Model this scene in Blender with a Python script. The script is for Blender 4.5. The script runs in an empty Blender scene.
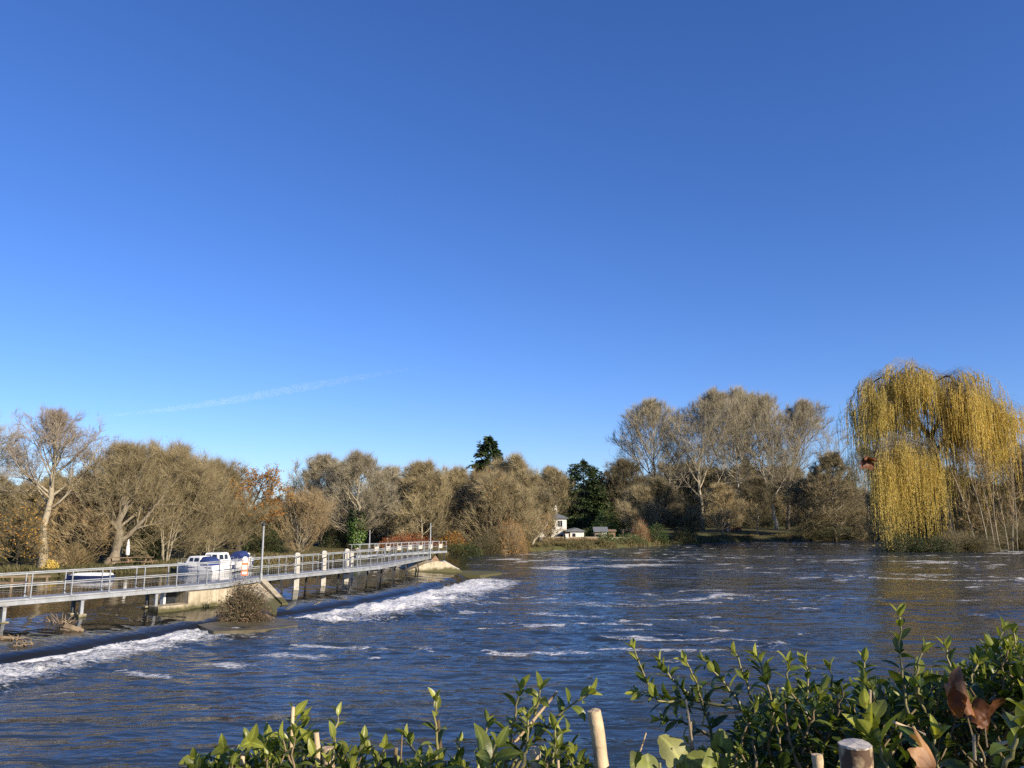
import bpy, math, random
import numpy as np
from mathutils import Vector

R = math.radians
scene = bpy.context.scene
col = scene.collection
RNG = np.random.default_rng(7)

# ------------------------------------------------------------------ camera
CAMZ, PITCH, F = 5.0, R(9.67), 769.0
cam_d = bpy.data.cameras.new('camera')
cam = bpy.data.objects.new('camera', cam_d)
col.objects.link(cam)
cam.location = (0, 0, CAMZ)
cam.rotation_euler = (R(90) + PITCH, 0, 0)
cam_d.sensor_width = 36
cam_d.lens = F / 1024 * 36
cam_d.clip_start = 0.05
cam_d.clip_end = 400000
scene.camera = cam

def ray(px, py):
    a, b = (px - 512) / F, (384 - py) / F
    c, s = math.cos(PITCH), math.sin(PITCH)
    return np.array([a, c - b * s, s + b * c])

def Pt(px, py, z=0.0):
    """point seen at a pixel of the photograph on the level z"""
    d = ray(px, py)
    return np.array([0, 0, CAMZ]) + d * ((z - CAMZ) / d[2])

def Pd(px, py, y):
    """point seen at a pixel of the photograph at the distance y"""
    d = ray(px, py)
    return np.array([0, 0, CAMZ]) + d * (y / d[1])

# ------------------------------------------------------------------ noise
def _hash(ix, iy, seed):
    h = (ix.astype(np.int64) * 374761393 + iy.astype(np.int64) * 668265263 + seed * 1442695041) & 0xffffffff
    h = ((h ^ (h >> 13)) * 1274126177) & 0xffffffff
    return ((h ^ (h >> 16)) & 0xffff) / 65535.0

def vnoise(x, y, seed=0):
    x = np.asarray(x, float); y = np.asarray(y, float)
    ix, iy = np.floor(x), np.floor(y)
    fx, fy = x - ix, y - iy
    fx = fx * fx * fx * (fx * (fx * 6 - 15) + 10); fy = fy * fy * fy * (fy * (fy * 6 - 15) + 10)
    a, b = _hash(ix, iy, seed), _hash(ix + 1, iy, seed)
    c, d = _hash(ix, iy + 1, seed), _hash(ix + 1, iy + 1, seed)
    return (a + (b - a) * fx) * (1 - fy) + (c + (d - c) * fx) * fy

def fbm(x, y, oct=4, seed=0, gain=.5):
    s, a, t = 0, 1.0, 0
    for k in range(oct):
        s = s + a * vnoise(x * 2 ** k, y * 2 ** k, seed + k * 17); t += a; a *= gain
    return s / t

def sstep(a, b, x):
    t = np.clip((x - a) / (b - a), 0, 1)
    return t * t * (3 - 2 * t)

# ------------------------------------------------------------------ meshes
def unit(v):
    v = np.asarray(v, float)
    return v / (np.linalg.norm(v, axis=-1, keepdims=True) + 1e-12)

class MB:
    """collects geometry and links it as one mesh"""
    def __init__(s):
        s.v, s.q, s.t, s.n, s.att = [], [], [], 0, {}
    def add(s, v, q=None, t=None, **att):
        v = np.asarray(v, float).reshape(-1, 3)
        s.v.append(v)
        if q is not None and len(q): s.q.append(np.asarray(q, int).reshape(-1, 4) + s.n)
        if t is not None and len(t): s.t.append(np.asarray(t, int).reshape(-1, 3) + s.n)
        for k, a in att.items():
            s.att.setdefault(k, []).append((s.n, np.broadcast_to(np.asarray(a, float), (len(v),))))
        s.n += len(v)
        return s
    def arrays(s):
        v = np.concatenate(s.v) if s.v else np.zeros((0, 3))
        q = np.concatenate(s.q) if s.q else np.zeros((0, 4), int)
        t = np.concatenate(s.t) if s.t else np.zeros((0, 3), int)
        return v, q, t
    def join(s, arr, M=None, loc=(0, 0, 0), **att):
        v, q, t = arr
        if M is not None: v = v @ np.asarray(M).T
        return s.add(v + np.asarray(loc), q, t, **att)
    # --- shapes
    def box(s, c, size, ax=None):
        c = np.asarray(c, float); h = np.asarray(size, float) / 2
        A = np.eye(3) if ax is None else np.asarray(ax, float)
        g = np.array([[i, j, k] for k in (-1, 1) for j in (-1, 1) for i in (-1, 1)]) * h
        return s.add(c + g @ A, [[0, 2, 3, 1], [4, 5, 7, 6], [0, 1, 5, 4], [2, 6, 7, 3], [0, 4, 6, 2], [1, 3, 7, 5]])
    def bar(s, a, b, w, h=None, up=(0, 0, 1)):
        """square bar from a to b"""
        a = np.asarray(a, float); b = np.asarray(b, float); h = w if h is None else h
        d = unit(b - a); u = np.asarray(up, float)
        if abs(d @ u) > .95: u = np.array([1., 0, 0])
        x = unit(np.cross(d, u)); z = np.cross(x, d)
        return s.box((a + b) / 2, (np.linalg.norm(b - a), w, h), [d, x, z])
    def tube(s, pts, rad, sides=5, cap=True, **att):
        P = np.asarray(pts, float); n = len(P)
        rad = np.broadcast_to(np.asarray(rad, float), (n,))
        T = np.empty_like(P); T[1:-1] = P[2:] - P[:-2]; T[0] = P[1] - P[0]; T[-1] = P[-1] - P[-2]
        T = unit(T)
        ref = np.array([1., 0, 0]) if abs(T[0][0]) < .8 else np.array([0, 1., 0])
        U = np.empty_like(P); u = ref
        for i in range(n):
            u = u - T[i] * (u @ T[i]); u = u / (math.sqrt(u @ u) + 1e-9); U[i] = u
        V = np.cross(T, U)
        a = np.arange(sides) * 2 * math.pi / sides
        ring = P[:, None] + rad[:, None, None] * (np.cos(a)[None, :, None] * U[:, None] + np.sin(a)[None, :, None] * V[:, None])
        i = np.arange(n - 1)[:, None] * sides; j = np.arange(sides)[None]
        k = (j + 1) % sides
        q = np.stack([i + j, i + k, i + sides + k, i + sides + j], -1).reshape(-1, 4)
        v = ring.reshape(-1, 3); t = None
        if cap:
            v = np.vstack([v, P[:1], P[-1:]]); m = n * sides; j = np.arange(sides); k = (j + 1) % sides
            t = np.concatenate([np.stack([k, j, np.full(sides, m)], -1),
                                np.stack([(n - 1) * sides + j, (n - 1) * sides + k, np.full(sides, m + 1)], -1)])
        return s.add(v, q, t, **att)
    def cyl(s, a, b, r, sides=10, r2=None):
        return s.tube([a, b], [r, r if r2 is None else r2], sides)
    def cones(s, base, tip, r, **att):
        """many three-sided tapering twigs"""
        base = np.asarray(base, float); tip = np.asarray(tip, float); n = len(base)
        if n == 0: return s
        d = unit(tip - base)
        ref = np.where(np.abs(d[:, 2:3]) < .9, np.array([[0, 0, 1.]]), np.array([[1., 0, 0]]))
        x = unit(np.cross(d, ref)); y = np.cross(d, x)
        r = np.broadcast_to(np.asarray(r, float), (n,))[:, None]
        v = np.stack([base + r * x, base + r * (-.5 * x + .866 * y), base + r * (-.5 * x - .866 * y), tip], 1).reshape(-1, 3)
        o = np.arange(n)[:, None] * 4
        t = np.stack([np.stack([o[:, 0] + i, o[:, 0] + j, o[:, 0] + 3], -1) for i, j in ((0, 1), (1, 2), (2, 0))], 1).reshape(-1, 3)
        return s.add(v, None, t, **att)
    def blades(s, c, d, nrm, L, W, tint=None):
        """small diamond leaves: c base, d direction, nrm facing"""
        c = np.asarray(c, float); d = unit(d); n = len(c)
        if n == 0: return s
        x = unit(np.cross(d, nrm)); z = np.cross(x, d)
        L = np.broadcast_to(L, (n,))[:, None]; W = np.broadcast_to(W, (n,))[:, None]
        v = np.stack([c, c + d * L * .45 + x * W / 2 + z * W * .15, c + d * L, c + d * L * .45 - x * W / 2 + z * W * .15], 1).reshape(-1, 3)
        q = np.arange(n)[:, None] * 4 + np.arange(4)[None]
        if tint is None: return s.add(v, q)
        return s.add(v, q, tint=np.repeat(np.broadcast_to(tint, (n,)), 4))
    def prism(s, poly, z0, z1):
        """vertical extrusion of a plan outline; z1 may be one height or one per corner"""
        p = np.asarray(poly, float)[:, :2]; n = len(p)
        z1 = np.broadcast_to(np.asarray(z1, float), (n,)); z0 = np.broadcast_to(np.asarray(z0, float), (n,))
        v = np.vstack([np.c_[p, z0], np.c_[p, z1]])
        q = [[i, (i + 1) % n, n + (i + 1) % n, n + i] for i in range(n)]
        t = []
        for i in range(1, n - 1): t += [[n, n + i, n + i + 1], [0, i + 1, i]]
        return s.add(v, q, t)
    def loft(s, rings, close=True, cap=True):
        Rg = [np.asarray(r, float) for r in rings]; m = len(Rg[0]); n = len(Rg)
        q = []
        for i in range(n - 1):
            for j in range(m if close else m - 1):
                k = (j + 1) % m
                q.append([i * m + j, i * m + k, (i + 1) * m + k, (i + 1) * m + j])
        t = []
        if cap:
            for j in range(1, m - 1):
                t.append([0, j + 1, j]); t.append([(n - 1) * m, (n - 1) * m + j, (n - 1) * m + j + 1])
        return s.add(np.concatenate(Rg), q, t)
    def mesh(s, name, smooth=False):
        v, q, t = s.arrays()
        return make_mesh(name, v, q, t, smooth, {k: s._att(k) for k in s.att})
    def _att(s, k):
        a = np.zeros(s.n)
        for o, b in s.att[k]: a[o:o + len(b)] = b
        return a
    def build(s, name, mat, parent=None, smooth=False, loc=None):
        return link(name, s.mesh(name, smooth), mat, parent, loc)

def make_mesh(name, v, q, t, smooth=False, att=None):
    me = bpy.data.meshes.new(name)
    nq, nt = len(q), len(t)
    me.vertices.add(len(v)); me.vertices.foreach_set('co', np.asarray(v, np.float32).ravel())
    idx = np.concatenate([np.asarray(q).ravel(), np.asarray(t).ravel()]).astype(np.int32)
    me.loops.add(len(idx)); me.loops.foreach_set('vertex_index', idx)
    me.polygons.add(nq + nt)
    st = np.concatenate([np.arange(nq) * 4, nq * 4 + np.arange(nt) * 3]).astype(np.int32)
    me.polygons.foreach_set('loop_start', st)
    me.polygons.foreach_set('use_smooth', np.full(nq + nt, smooth))
    for k, a in (att or {}).items():
        at = me.attributes.new(k, 'FLOAT', 'POINT'); at.data.foreach_set('value', np.asarray(a, np.float32))
    me.update(calc_edges=True)
    return me

def link(name, me, mat, parent=None, loc=None):
    o = bpy.data.objects.new(name, me); col.objects.link(o)
    if mat is not None and not me.materials: me.materials.append(mat)
    if parent is not None: o.parent = parent
    if loc is not None: o.location = tuple(loc)
    return o

def tag(o, label=None, cat=None, group=None, kind=None):
    if label: o['label'] = label
    if cat: o['category'] = cat
    if group: o['group'] = group
    if kind: o['kind'] = kind
    return o

def thing(name, label, cat, loc=(0, 0, 0), rz=0, group=None):
    o = bpy.data.objects.new(name, None); col.objects.link(o)
    o.location = tuple(float(x) for x in loc); o.rotation_euler = (0, 0, rz)
    o.empty_display_size = .3
    return tag(o, label, cat, group)

def dup(root, loc, rz=0, scale=1, label=None, group=None):
    r = root.copy(); col.objects.link(r); r.location = tuple(loc); r.rotation_euler = (0, 0, rz); r.scale = (scale,) * 3
    if label: r['label'] = label
    if group: r['group'] = group
    for ch in list(root.children):
        c = ch.copy(); col.objects.link(c); c.parent = r
        for g in ch.children:
            d = g.copy(); col.objects.link(d); d.parent = c
    return r

# ------------------------------------------------------------------ materials
class NT:
    def __init__(s, mat):
        mat.use_nodes = True; s.t = mat.node_tree; s.t.nodes.clear(); s.L = s.t.links
    def n(s, typ, **kw):
        x = s.t.nodes.new(typ)
        for k, v in kw.items():
            if k.startswith('_'): setattr(x, k[1:], v)
            else:
                key = int(k[1:]) if k[0] == 'i' and k[1:].isdigit() else k.replace('__', ' ')
                s.put(x.inputs[key], v)
        return x
    def put(s, inp, v):
        if isinstance(v, bpy.types.NodeSocket): s.L.new(v, inp)
        elif isinstance(v, tuple) and len(v) == 3 and inp.type == 'RGBA': inp.default_value = (*v, 1)
        else: inp.default_value = v
    def ramp(s, fac, stops, interp='LINEAR'):
        r = s.t.nodes.new('ShaderNodeValToRGB'); s.L.new(fac, r.inputs[0]); e = r.color_ramp.elements
        r.color_ramp.interpolation = interp
        while len(e) < len(stops): e.new(.5)
        for el, (p, c) in zip(e, stops):
            el.position = p; el.color = (*c, 1) if not isinstance(c, (int, float)) else (c, c, c, 1)
        return r.outputs[0]
    def math(s, op, a, b=0.0, clamp=False):
        m = s.t.nodes.new('ShaderNodeMath'); m.operation = op; m.use_clamp = clamp
        s.put(m.inputs[0], a); s.put(m.inputs[1], b); return m.outputs[0]
    def mix(s, f, a, b, blend='MIX'):
        m = s.t.nodes.new('ShaderNodeMix'); m.data_type = 'RGBA'; m.blend_type = blend
        s.put(m.inputs[0], f); s.put(m.inputs[6], a); s.put(m.inputs[7], b); return m.outputs[2]
    def coord(s, kind='Object', scale=(1, 1, 1), rot=(0, 0, 0)):
        c = s.t.nodes.new('ShaderNodeTexCoord'); m = s.t.nodes.new('ShaderNodeMapping')
        s.L.new(c.outputs[kind], m.inputs[0]); m.inputs['Scale'].default_value = scale; m.inputs['Rotation'].default_value = rot
        return m.outputs[0]
    def noise(s, vec, scale, detail=3, rough=.55, dist=0):
        x = s.t.nodes.new('ShaderNodeTexNoise'); s.L.new(vec, x.inputs['Vector'])
        x.inputs['Scale'].default_value = scale; x.inputs['Detail'].default_value = detail
        x.inputs['Roughness'].default_value = rough; x.inputs['Distortion'].default_value = dist
        return x.outputs[0]
    def attr(s, name):
        a = s.t.nodes.new('ShaderNodeAttribute'); a.attribute_name = name; return a.outputs['Fac']
    def bump(s, h, strength=.3, dist=.02, nrm=None):
        b = s.t.nodes.new('ShaderNodeBump'); s.L.new(h, b.inputs['Height']); b.inputs['Strength'].default_value = strength
        b.inputs['Distance'].default_value = dist
        if nrm is not None: s.L.new(nrm, b.inputs['Normal'])
        return b.outputs[0]
    def out(s, sh, vol=None):
        o = s.t.nodes.new('ShaderNodeOutputMaterial')
        if sh is not None: s.L.new(sh, o.inputs[0])
        if vol is not None: s.L.new(vol, o.inputs[1])

def surf(name, a, b, scale=3, rough=.7, bump=.2, bdist=.01, metal=0, spec=.4, stretch=(1, 1, 1), c=None, cscale=.7, cut=(.55, .7), detail=5, rand=0):
    """rough two-tone surface; c = stain colour laid in patches"""
    m = bpy.data.materials.new(name); t = NT(m)
    v = t.coord('Object', stretch)
    n = t.noise(v, scale, detail, .6)
    cl = t.ramp(n, [(.3, a), (.72, b)])
    if c is not None:
        n2 = t.noise(v, cscale, 4, .65)
        cl = t.mix(t.ramp(n2, [(cut[0], 0.), (cut[1], 1.)]), cl, c)
    if rand:
        oi = t.n('ShaderNodeObjectInfo')
        cl = t.n('ShaderNodeHueSaturation', Color=cl, Value=t.math('ADD', t.math('MULTIPLY', oi.outputs['Random'], rand), 1 - rand / 2)).outputs[0]
    p = t.n('ShaderNodeBsdfPrincipled', Base__Color=cl, Roughness=rough, Metallic=metal)
    p.inputs['Specular IOR Level'].default_value = spec
    if bump: t.L.new(t.bump(t.noise(v, scale * 3, 4), bump, bdist), p.inputs['Normal'])
    t.out(p.outputs[0])
    return m

def leafmat(name, stops, rough=.5, trans=.3, spec=.3, vein=False):
    """leaves: colour by the leaf's own tint"""
    m = bpy.data.materials.new(name); t = NT(m)
    cl = t.ramp(t.attr('tint'), stops)
    v = t.coord('Object')
    n = t.noise(v, 60 if vein else 8, 3)
    cl = t.mix(.5, cl, t.ramp(n, [(.3, .55), (.7, 1.35)]), 'MULTIPLY')
    p = t.n('ShaderNodeBsdfPrincipled', Base__Color=cl, Roughness=rough)
    p.inputs['Specular IOR Level'].default_value = spec
    if vein: t.L.new(t.bump(t.noise(v, 150, 3), .25, .002), p.inputs['Normal'])
    tr = t.n('ShaderNodeBsdfTranslucent', Color=t.mix(1, cl, (1.3, 1.25, .6), 'MULTIPLY'))
    mx = t.n('ShaderNodeMixShader', i0=trans, i1=p.outputs[0], i2=tr.outputs[0])
    t.out(mx.outputs[0])
    return m

M = {}
M['bark_pale'] = surf('bark_pale', (.25, .215, .145), (.43, .38, .27), 2.5, .85, .5, .03, rand=.25)
M['bark_grey'] = surf('bark_grey', (.13, .11, .075), (.25, .21, .145), 2.5, .85, .5, .03, rand=.25)
M['bark_dark'] = surf('bark_dark', (.05, .042, .03), (.10, .085, .06), 2.5, .85, .5, .03, rand=.2)
M['bark_white'] = surf('bark_white', (.30, .27, .20), (.47, .43, .34), 2.5, .8, .4, .03, c=(.12, .10, .08), cscale=1.5)
M['twig_olive'] = surf('twig_olive', (.20, .165, .085), (.335, .275, .15), 1.2, .8, 0, rand=.35)
M['twig_tan'] = surf('twig_tan', (.24, .18, .09), (.36, .265, .14), 1.2, .8, 0, rand=.3)
M['twig_red'] = surf('twig_red', (.20, .163, .118), (.33, .275, .205), 1.2, .8, 0)
M['twig_grey'] = surf('twig_grey', (.225, .195, .125), (.36, .315, .205), 1.2, .8, 0, rand=.25)
M['twig_dark'] = surf('twig_dark', (.10, .085, .045), (.18, .15, .08), 1.2, .8, 0, rand=.3)
M['concrete'] = surf('concrete', (.34, .29, .19), (.52, .46, .33), 1.6, .9, .4, .02, c=(.16, .14, .085), cscale=1.1, cut=(.5, .66))
M['wet_concrete'] = surf('wet_concrete', (.06, .05, .03), (.13, .11, .06), 1.8, .5, .4, .02, c=(.05, .06, .02), cscale=1.2)
M['galvanised'] = surf('galvanised', (.22, .235, .24), (.37, .39, .40), 2.2, .5, .1, .003, metal=.25, spec=.5, c=(.20, .17, .12), cscale=1.3, cut=(.60, .74))
M['white_paint'] = surf('white_paint', (.68, .68, .65), (.80, .80, .77), 3, .45, .05, .003, c=(.45, .43, .36), cscale=1.5, cut=(.62, .8))
M['dark_and_shaded_steel'] = surf('dark_and_shaded_steel', (.03, .032, .035), (.06, .06, .06), 4, .5, .1, .003)  # dark fittings, and the painted shade of the rear bridge legs
M['gelcoat'] = surf('gelcoat', (.72, .72, .70), (.82, .82, .80), 2, .25, 0, spec=.5)
M['blue_canvas'] = surf('blue_canvas', (.012, .026, .10), (.02, .042, .16), 5, .8, .3, .01)
M['navy'] = surf('navy', (.012, .02, .07), (.02, .035, .11), 4, .5, .1, .005)
M['glass_dark'] = surf('glass_dark', (.012, .015, .02), (.03, .035, .04), 2, .08, 0, spec=.6)
M['orange_board'] = surf('orange_board', (.62, .16, .07), (.72, .22, .10), 6, .5, .05)
M['render_white'] = surf('render_white', (.70, .67, .58), (.80, .77, .69), 1.5, .85, .15, .01, c=(.52, .48, .38), cscale=.5)
M['slate'] = surf('slate', (.10, .11, .12), (.19, .20, .21), 4, .6, .4, .03, stretch=(1, 1, 3))
M['brick'] = surf('brick', (.22, .13, .08), (.36, .25, .16), 5, .85, .3, .01, c=(.42, .36, .26), cscale=1.2)
M['timber'] = surf('timber', (.16, .11, .06), (.28, .20, .12), 3, .8, .3, .01, stretch=(1, 1, 6))
M['red_timber'] = surf('red_timber', (.17, .05, .03), (.26, .08, .05), 3, .8, .3, .01)
M['drift'] = surf('drift', (.14, .10, .06), (.30, .23, .14), 3, .85, .4, .01)
M['pile_paint'] = surf('pile_paint', (.36, .345, .29), (.50, .48, .42), 3, .7, .2, .005, c=(.25, .23, .16), cscale=2.2, cut=(.55, .7))

def weathered(name, wet=.95):
    """old river concrete: run-off streaks, patches, and the algae line left by the water"""
    m = bpy.data.materials.new(name); t = NT(m); v = t.coord('Object')
    n = t.noise(v, 1.7, 6, .65)
    cl = t.ramp(n, [(.28, (.30, .255, .165)), (.5, (.43, .375, .26)), (.74, (.54, .48, .35))])
    st = t.noise(t.coord('Object', (5, 5, .35)), 1.0, 4, .65)
    cl = t.mix(t.ramp(st, [(.52, 0.), (.68, .75)]), cl, (.15, .12, .075))
    cr = t.noise(t.coord('Object', (1, 1, 1)), 7, 6, .75)
    cl = t.mix(t.ramp(cr, [(.60, 0.), (.70, .6)]), cl, (.10, .085, .055))
    z = t.t.nodes.new('ShaderNodeSeparateXYZ'); t.L.new(v, z.inputs[0])
    lv = t.math('ADD', z.outputs[2], t.math('MULTIPLY', t.noise(v, 2.5, 4), -.45))
    cl = t.mix(t.ramp(lv, [(wet - .55, 1.), (wet - .35, 0.)]), cl, (.085, .08, .035))
    p = t.n('ShaderNodeBsdfPrincipled', Base__Color=cl, Roughness=.88, Normal=t.bump(t.noise(v, 9, 6, .7), .6, .03)); p.inputs['Specular IOR Level'].default_value = .25
    t.out(p.outputs[0]); return m
M['pier_concrete'] = weathered('pier_concrete')
SKY_SAT, SKY_HUE, SKY_STR, SUN_STR, EXPOSURE, CONTRAIL, FINE, MID = 1.15, .5, .10, 5.0, .74, .8e-4, .006, .14
SKY_WB = (.516, .667, 1.088, 1)
# ------------------------------------------------------------------ world, sun, film
SUN_AZ, SUN_EL = R(131), R(24)          # clockwise from the view axis
w = bpy.data.worlds.new('World'); scene.world = w; w.use_nodes = True
nt = w.node_tree; nt.nodes.clear()
sky = nt.nodes.new('ShaderNodeTexSky'); sky.sky_type = 'NISHITA'; sky.sun_disc = False
sky.sun_elevation = SUN_EL; sky.sun_rotation = SUN_AZ
sky.air_density = 1.0; sky.dust_density = 0.0; sky.ozone_density = 2.2; sky.altitude = 50
hs = nt.nodes.new('ShaderNodeHueSaturation'); hs.inputs['Saturation'].default_value = SKY_SAT; hs.inputs['Value'].default_value = 1
hs.inputs['Hue'].default_value = SKY_HUE
bg = nt.nodes.new('ShaderNodeBackground'); bg.inputs[1].default_value = SKY_STR
ow = nt.nodes.new('ShaderNodeOutputWorld')
wb = nt.nodes.new('ShaderNodeMix'); wb.data_type = 'RGBA'; wb.blend_type = 'MULTIPLY'; wb.inputs[0].default_value = 1; wb.inputs[7].default_value = SKY_WB   # the camera's cool white balance
nt.links.new(sky.outputs[0], hs.inputs['Color']); gm_ = nt.nodes.new('ShaderNodeGamma'); gm_.inputs[1].default_value = .95
nt.links.new(hs.outputs[0], gm_.inputs[0]); nt.links.new(gm_.outputs[0], wb.inputs[6]); nt.links.new(wb.outputs[2], bg.inputs[0]); nt.links.new(bg.outputs[0], ow.inputs[0])
sd = bpy.data.lights.new('sun', 'SUN'); sd.energy = SUN_STR; sd.angle = R(.53); sd.color = (1, .86, .68)
so = bpy.data.objects.new('sun', sd); col.objects.link(so)
sdir = Vector((math.sin(SUN_AZ) * math.cos(SUN_EL), math.cos(SUN_AZ) * math.cos(SUN_EL), math.sin(SUN_EL)))
so.rotation_euler = sdir.to_track_quat('Z', 'Y').to_euler(); so.location = tuple(sdir * 60)
vs = scene.view_settings; vs.view_transform = 'Standard'; vs.look = 'None'; vs.gamma = 1; vs.use_curve_mapping = False; vs.exposure = EXPOSURE
scene.cycles.max_bounces = 8; scene.cycles.diffuse_bounces = 4; scene.cycles.glossy_bounces = 3; scene.cycles.transmission_bounces = 3
scene.cycles.transparent_max_bounces = 6; scene.cycles.volume_bounces = 1
scene.cycles.use_denoising = False; scene.render.filter_size = 1.15

# ------------------------------------------------------------------ the river's outline
UPZ = .74
CREST_PX = [(0, 656), (60, 646), (120, 635), (180, 624), (210, 619), (290, 609), (330, 603), (370, 596), (410, 588), (440, 581), (462, 574)]
CR = np.array([Pt(a, b, .32)[:2] for a, b in CREST_PX])
CR = np.vstack([CR[0] + (CR[0] - CR[3]) / np.linalg.norm(CR[0] - CR[3]) * 20, CR, [[-5.0, 78.0], [-5.6, 88], [-6.0, 104]]])
DOWN = unit(np.array([.95, -.32]))                     # downstream
FAR_BANK = [Pt(a, b, 0)[:2] for a, b in [(470, 552.5), (530, 552), (600, 549), (640, 547), (680, 545), (720, 543), (760, 541.5), (800, 541.5), (860, 540), (884, 541)]]
WILLOW_BANK = [Pt(a, b, 0)[:2] for a, b in [(888, 549), (905, 552), (960, 551), (1024, 549.5), (1200, 549)]]
LEFT_BANK = [Pt(a, b, UPZ)[:2] for a, b in [(-420, 600), (-150, 588), (0, 580), (60, 577), (130, 574), (200, 571), (250, 566), (300, 561), (350, 558), (400, 556), (450, 553.5)]]
RIVER = np.array(LEFT_BANK + FAR_BANK + WILLOW_BANK + [np.array([190., 60.]), np.array([150., 8.]), np.array([-70., 8.])])

def sdf(x, y, poly):
    """signed distance to a polygon, positive inside"""
    x = np.asarray(x, float); y = np.asarray(y, float)
    d = np.full(x.shape, 1e9); ins = np.zeros(x.shape, bool)
    n = len(poly)
    for i in range(n):
        ax, ay = poly[i]; bx, by = poly[(i + 1) % n]
        ex, ey = bx - ax, by - ay
        t = np.clip(((x - ax) * ex + (y - ay) * ey) / (ex * ex + ey * ey), 0, 1)
        d = np.minimum(d, np.hypot(x - ax - t * ex, y - ay - t * ey))
        c = ((ay > y) != (by > y)) & (x < (bx - ax) * (y - ay) / (by - ay + 1e-12) + ax)
        ins ^= c
    return np.where(ins, d, -d)

def ground_z(x, y):
    x = np.asarray(x, float); y = np.asarray(y, float)
    s = -sdf(x, y, RIVER) + (fbm(x * .35, y * .35, 3, 5) - .5) * 1.6
    far = .40 + .4 * fbm(x * .05, y * .05, 3, 3) + .7 * sstep(5, 26, s) + np.clip((y - 140) * .012, 0, 2.2) + sstep(20, 80, -x - 20) * .5
    near = 3.35
    far = far + .25 * (x < -8)
    top = np.where(y < 14, near, far)
    wdt = np.where(y < 14, 4.2, 1.7)
    z = -1.4 + (top + 1.4) * sstep(-.6, 1, s / wdt)
    return z + (fbm(x * .9, y * .9, 3, 9) - .5) * .22 * sstep(0, 2, s)

gx = np.concatenate([np.linspace(-2500, -140, 22)[:-1], np.arange(-140, 200, 1.0), np.linspace(200, 2500, 22)])
gy = np.concatenate([np.linspace(-600, -10, 9)[:-1], np.arange(-10, 220, 1.0), np.linspace(220, 5000, 26)])
X, Y = np.meshgrid(gx, gy)
Z = ground_z(X, Y)
nx, ny = len(gx), len(gy)
I = (np.arange(ny - 1)[:, None] * nx + np.arange(nx - 1)[None]).ravel()
Q = np.stack([I, I + 1, I + nx + 1, I + nx], -1)
m = bpy.data.materials.new('bank_ground'); t = NT(m)
v = t.coord('Object')
c1 = t.ramp(t.noise(v, .9, 6, .7), [(.3, (.055, .045, .022)), (.5, (.085, .075, .03)), (.7, (.13, .10, .05))])
c2 = t.ramp(t.noise(v, 2.5, 5, .7), [(.3, (.055, .06, .02)), (.7, (.11, .11, .04))])
cl = t.mix(t.ramp(t.noise(v, .16, 4, .6), [(.45, 0.), (.56, 1.)]), c1, c2)
p = t.n('ShaderNodeBsdfPrincipled', Base__Color=cl, Roughness=.9, Normal=t.bump(t.noise(v, 5, 5, .7), .8, .12)); p.inputs['Specular IOR Level'].default_value = .15
t.out(p.outputs[0]); M['ground'] = m
tag(link('ground', make_mesh('ground', np.stack([X, Y, Z], -1).reshape(-1, 3), Q, np.zeros((0, 3), int), True), m), kind='structure')

# ------------------------------------------------------------------ water
def water_mat(name, base, fine, mid, ang, rough=.06):
    m = bpy.data.materials.new(name); t = NT(m)
    v = t.coord('Object', (.38, 1, 1), (0, 0, ang)); vo = t.coord('Object', (.55, 1, 1), (0, 0, ang * .5))
    calm = t.ramp(t.noise(t.coord('Object', (.03, .13, 1), (0, 0, ang)), 1.0, 3, .6, 1.0), [(.36, .35), (.62, 1.25)])
    h = t.math('ADD', t.math('MULTIPLY', t.noise(v, 1.5, 2, .5, .6), t.math('MULTIPLY', calm, t.math('ADD', t.math('MULTIPLY', t.attr('fast'), .015), mid) if fine <= .005 else mid)), t.math('MULTIPLY', t.noise(v, 5.5, 1, .5, .3), fine))
    if fine > .005:
        chop = t.math('MULTIPLY', t.math('SUBTRACT', calm, .3), .045)
        h = t.math('ADD', h, t.math('MULTIPLY', t.noise(t.coord('Object', (.7, 1, 1), (0, 0, -ang)), 3.2, 2, .6, .8), chop))
    nb = t.bump(h, 1, 1.0)
    tint = t.ramp(t.noise(v, .12, 3), [(.35, base), (.7, tuple(k * 1.6 for k in base))])
    p = t.n('ShaderNodeBsdfPrincipled', Base__Color=tint, Roughness=rough, IOR=1.333, Normal=nb)
    fo = t.attr('foam')
    n1 = t.noise(vo, 2.2, 6, .72, 1.2); n2 = t.noise(vo, 11, 4, .7, .5)
    k = t.math('ADD', t.math('MULTIPLY', n1, .48), t.math('MULTIPLY', n2, .52))
    f = t.math('SUBTRACT', t.math('ADD', k, fo), .80)
    f = t.math('MULTIPLY', f, 5.0, True)
    fc = t.ramp(n2, [(.3, (.62, .63, .60)), (.65, (.84, .84, .81))])
    d = t.n('ShaderNodeBsdfPrincipled', Base__Color=fc, Roughness=.8, Normal=t.bump(k, 1, .07))
    mx = t.n('ShaderNodeMixShader', i0=f, i1=p.outputs[0], i2=d.outputs[0])
    t.out(mx.outputs[0]); return m
M['pool'] = water_mat('pool_water', (.018, .026, .032), FINE, MID, R(-8), .10)
M['upper'] = water_mat('upper_water', (.010, .0105, .009), .004, .016, R(20), .05)

def crest_coords(x, y):
    """distance downstream of the weir crest and position along it"""
    # each point is slid along DOWN until it meets the crest line
    P = np.array([-DOWN[1], DOWN[0]])                  # across the stream
    cs, cv = CR @ P, CR @ DOWN
    s = x * P[0] + y * P[1]; vv = x * DOWN[0] + y * DOWN[1]
    return vv - np.interp(s, cs, cv), s, cs
_, _, CS = crest_coords(np.zeros(1), np.zeros(1))
S1, S2, S3 = CS[5], CS[6], CS[11]                      # end of first weir, start and end of the second

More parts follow.
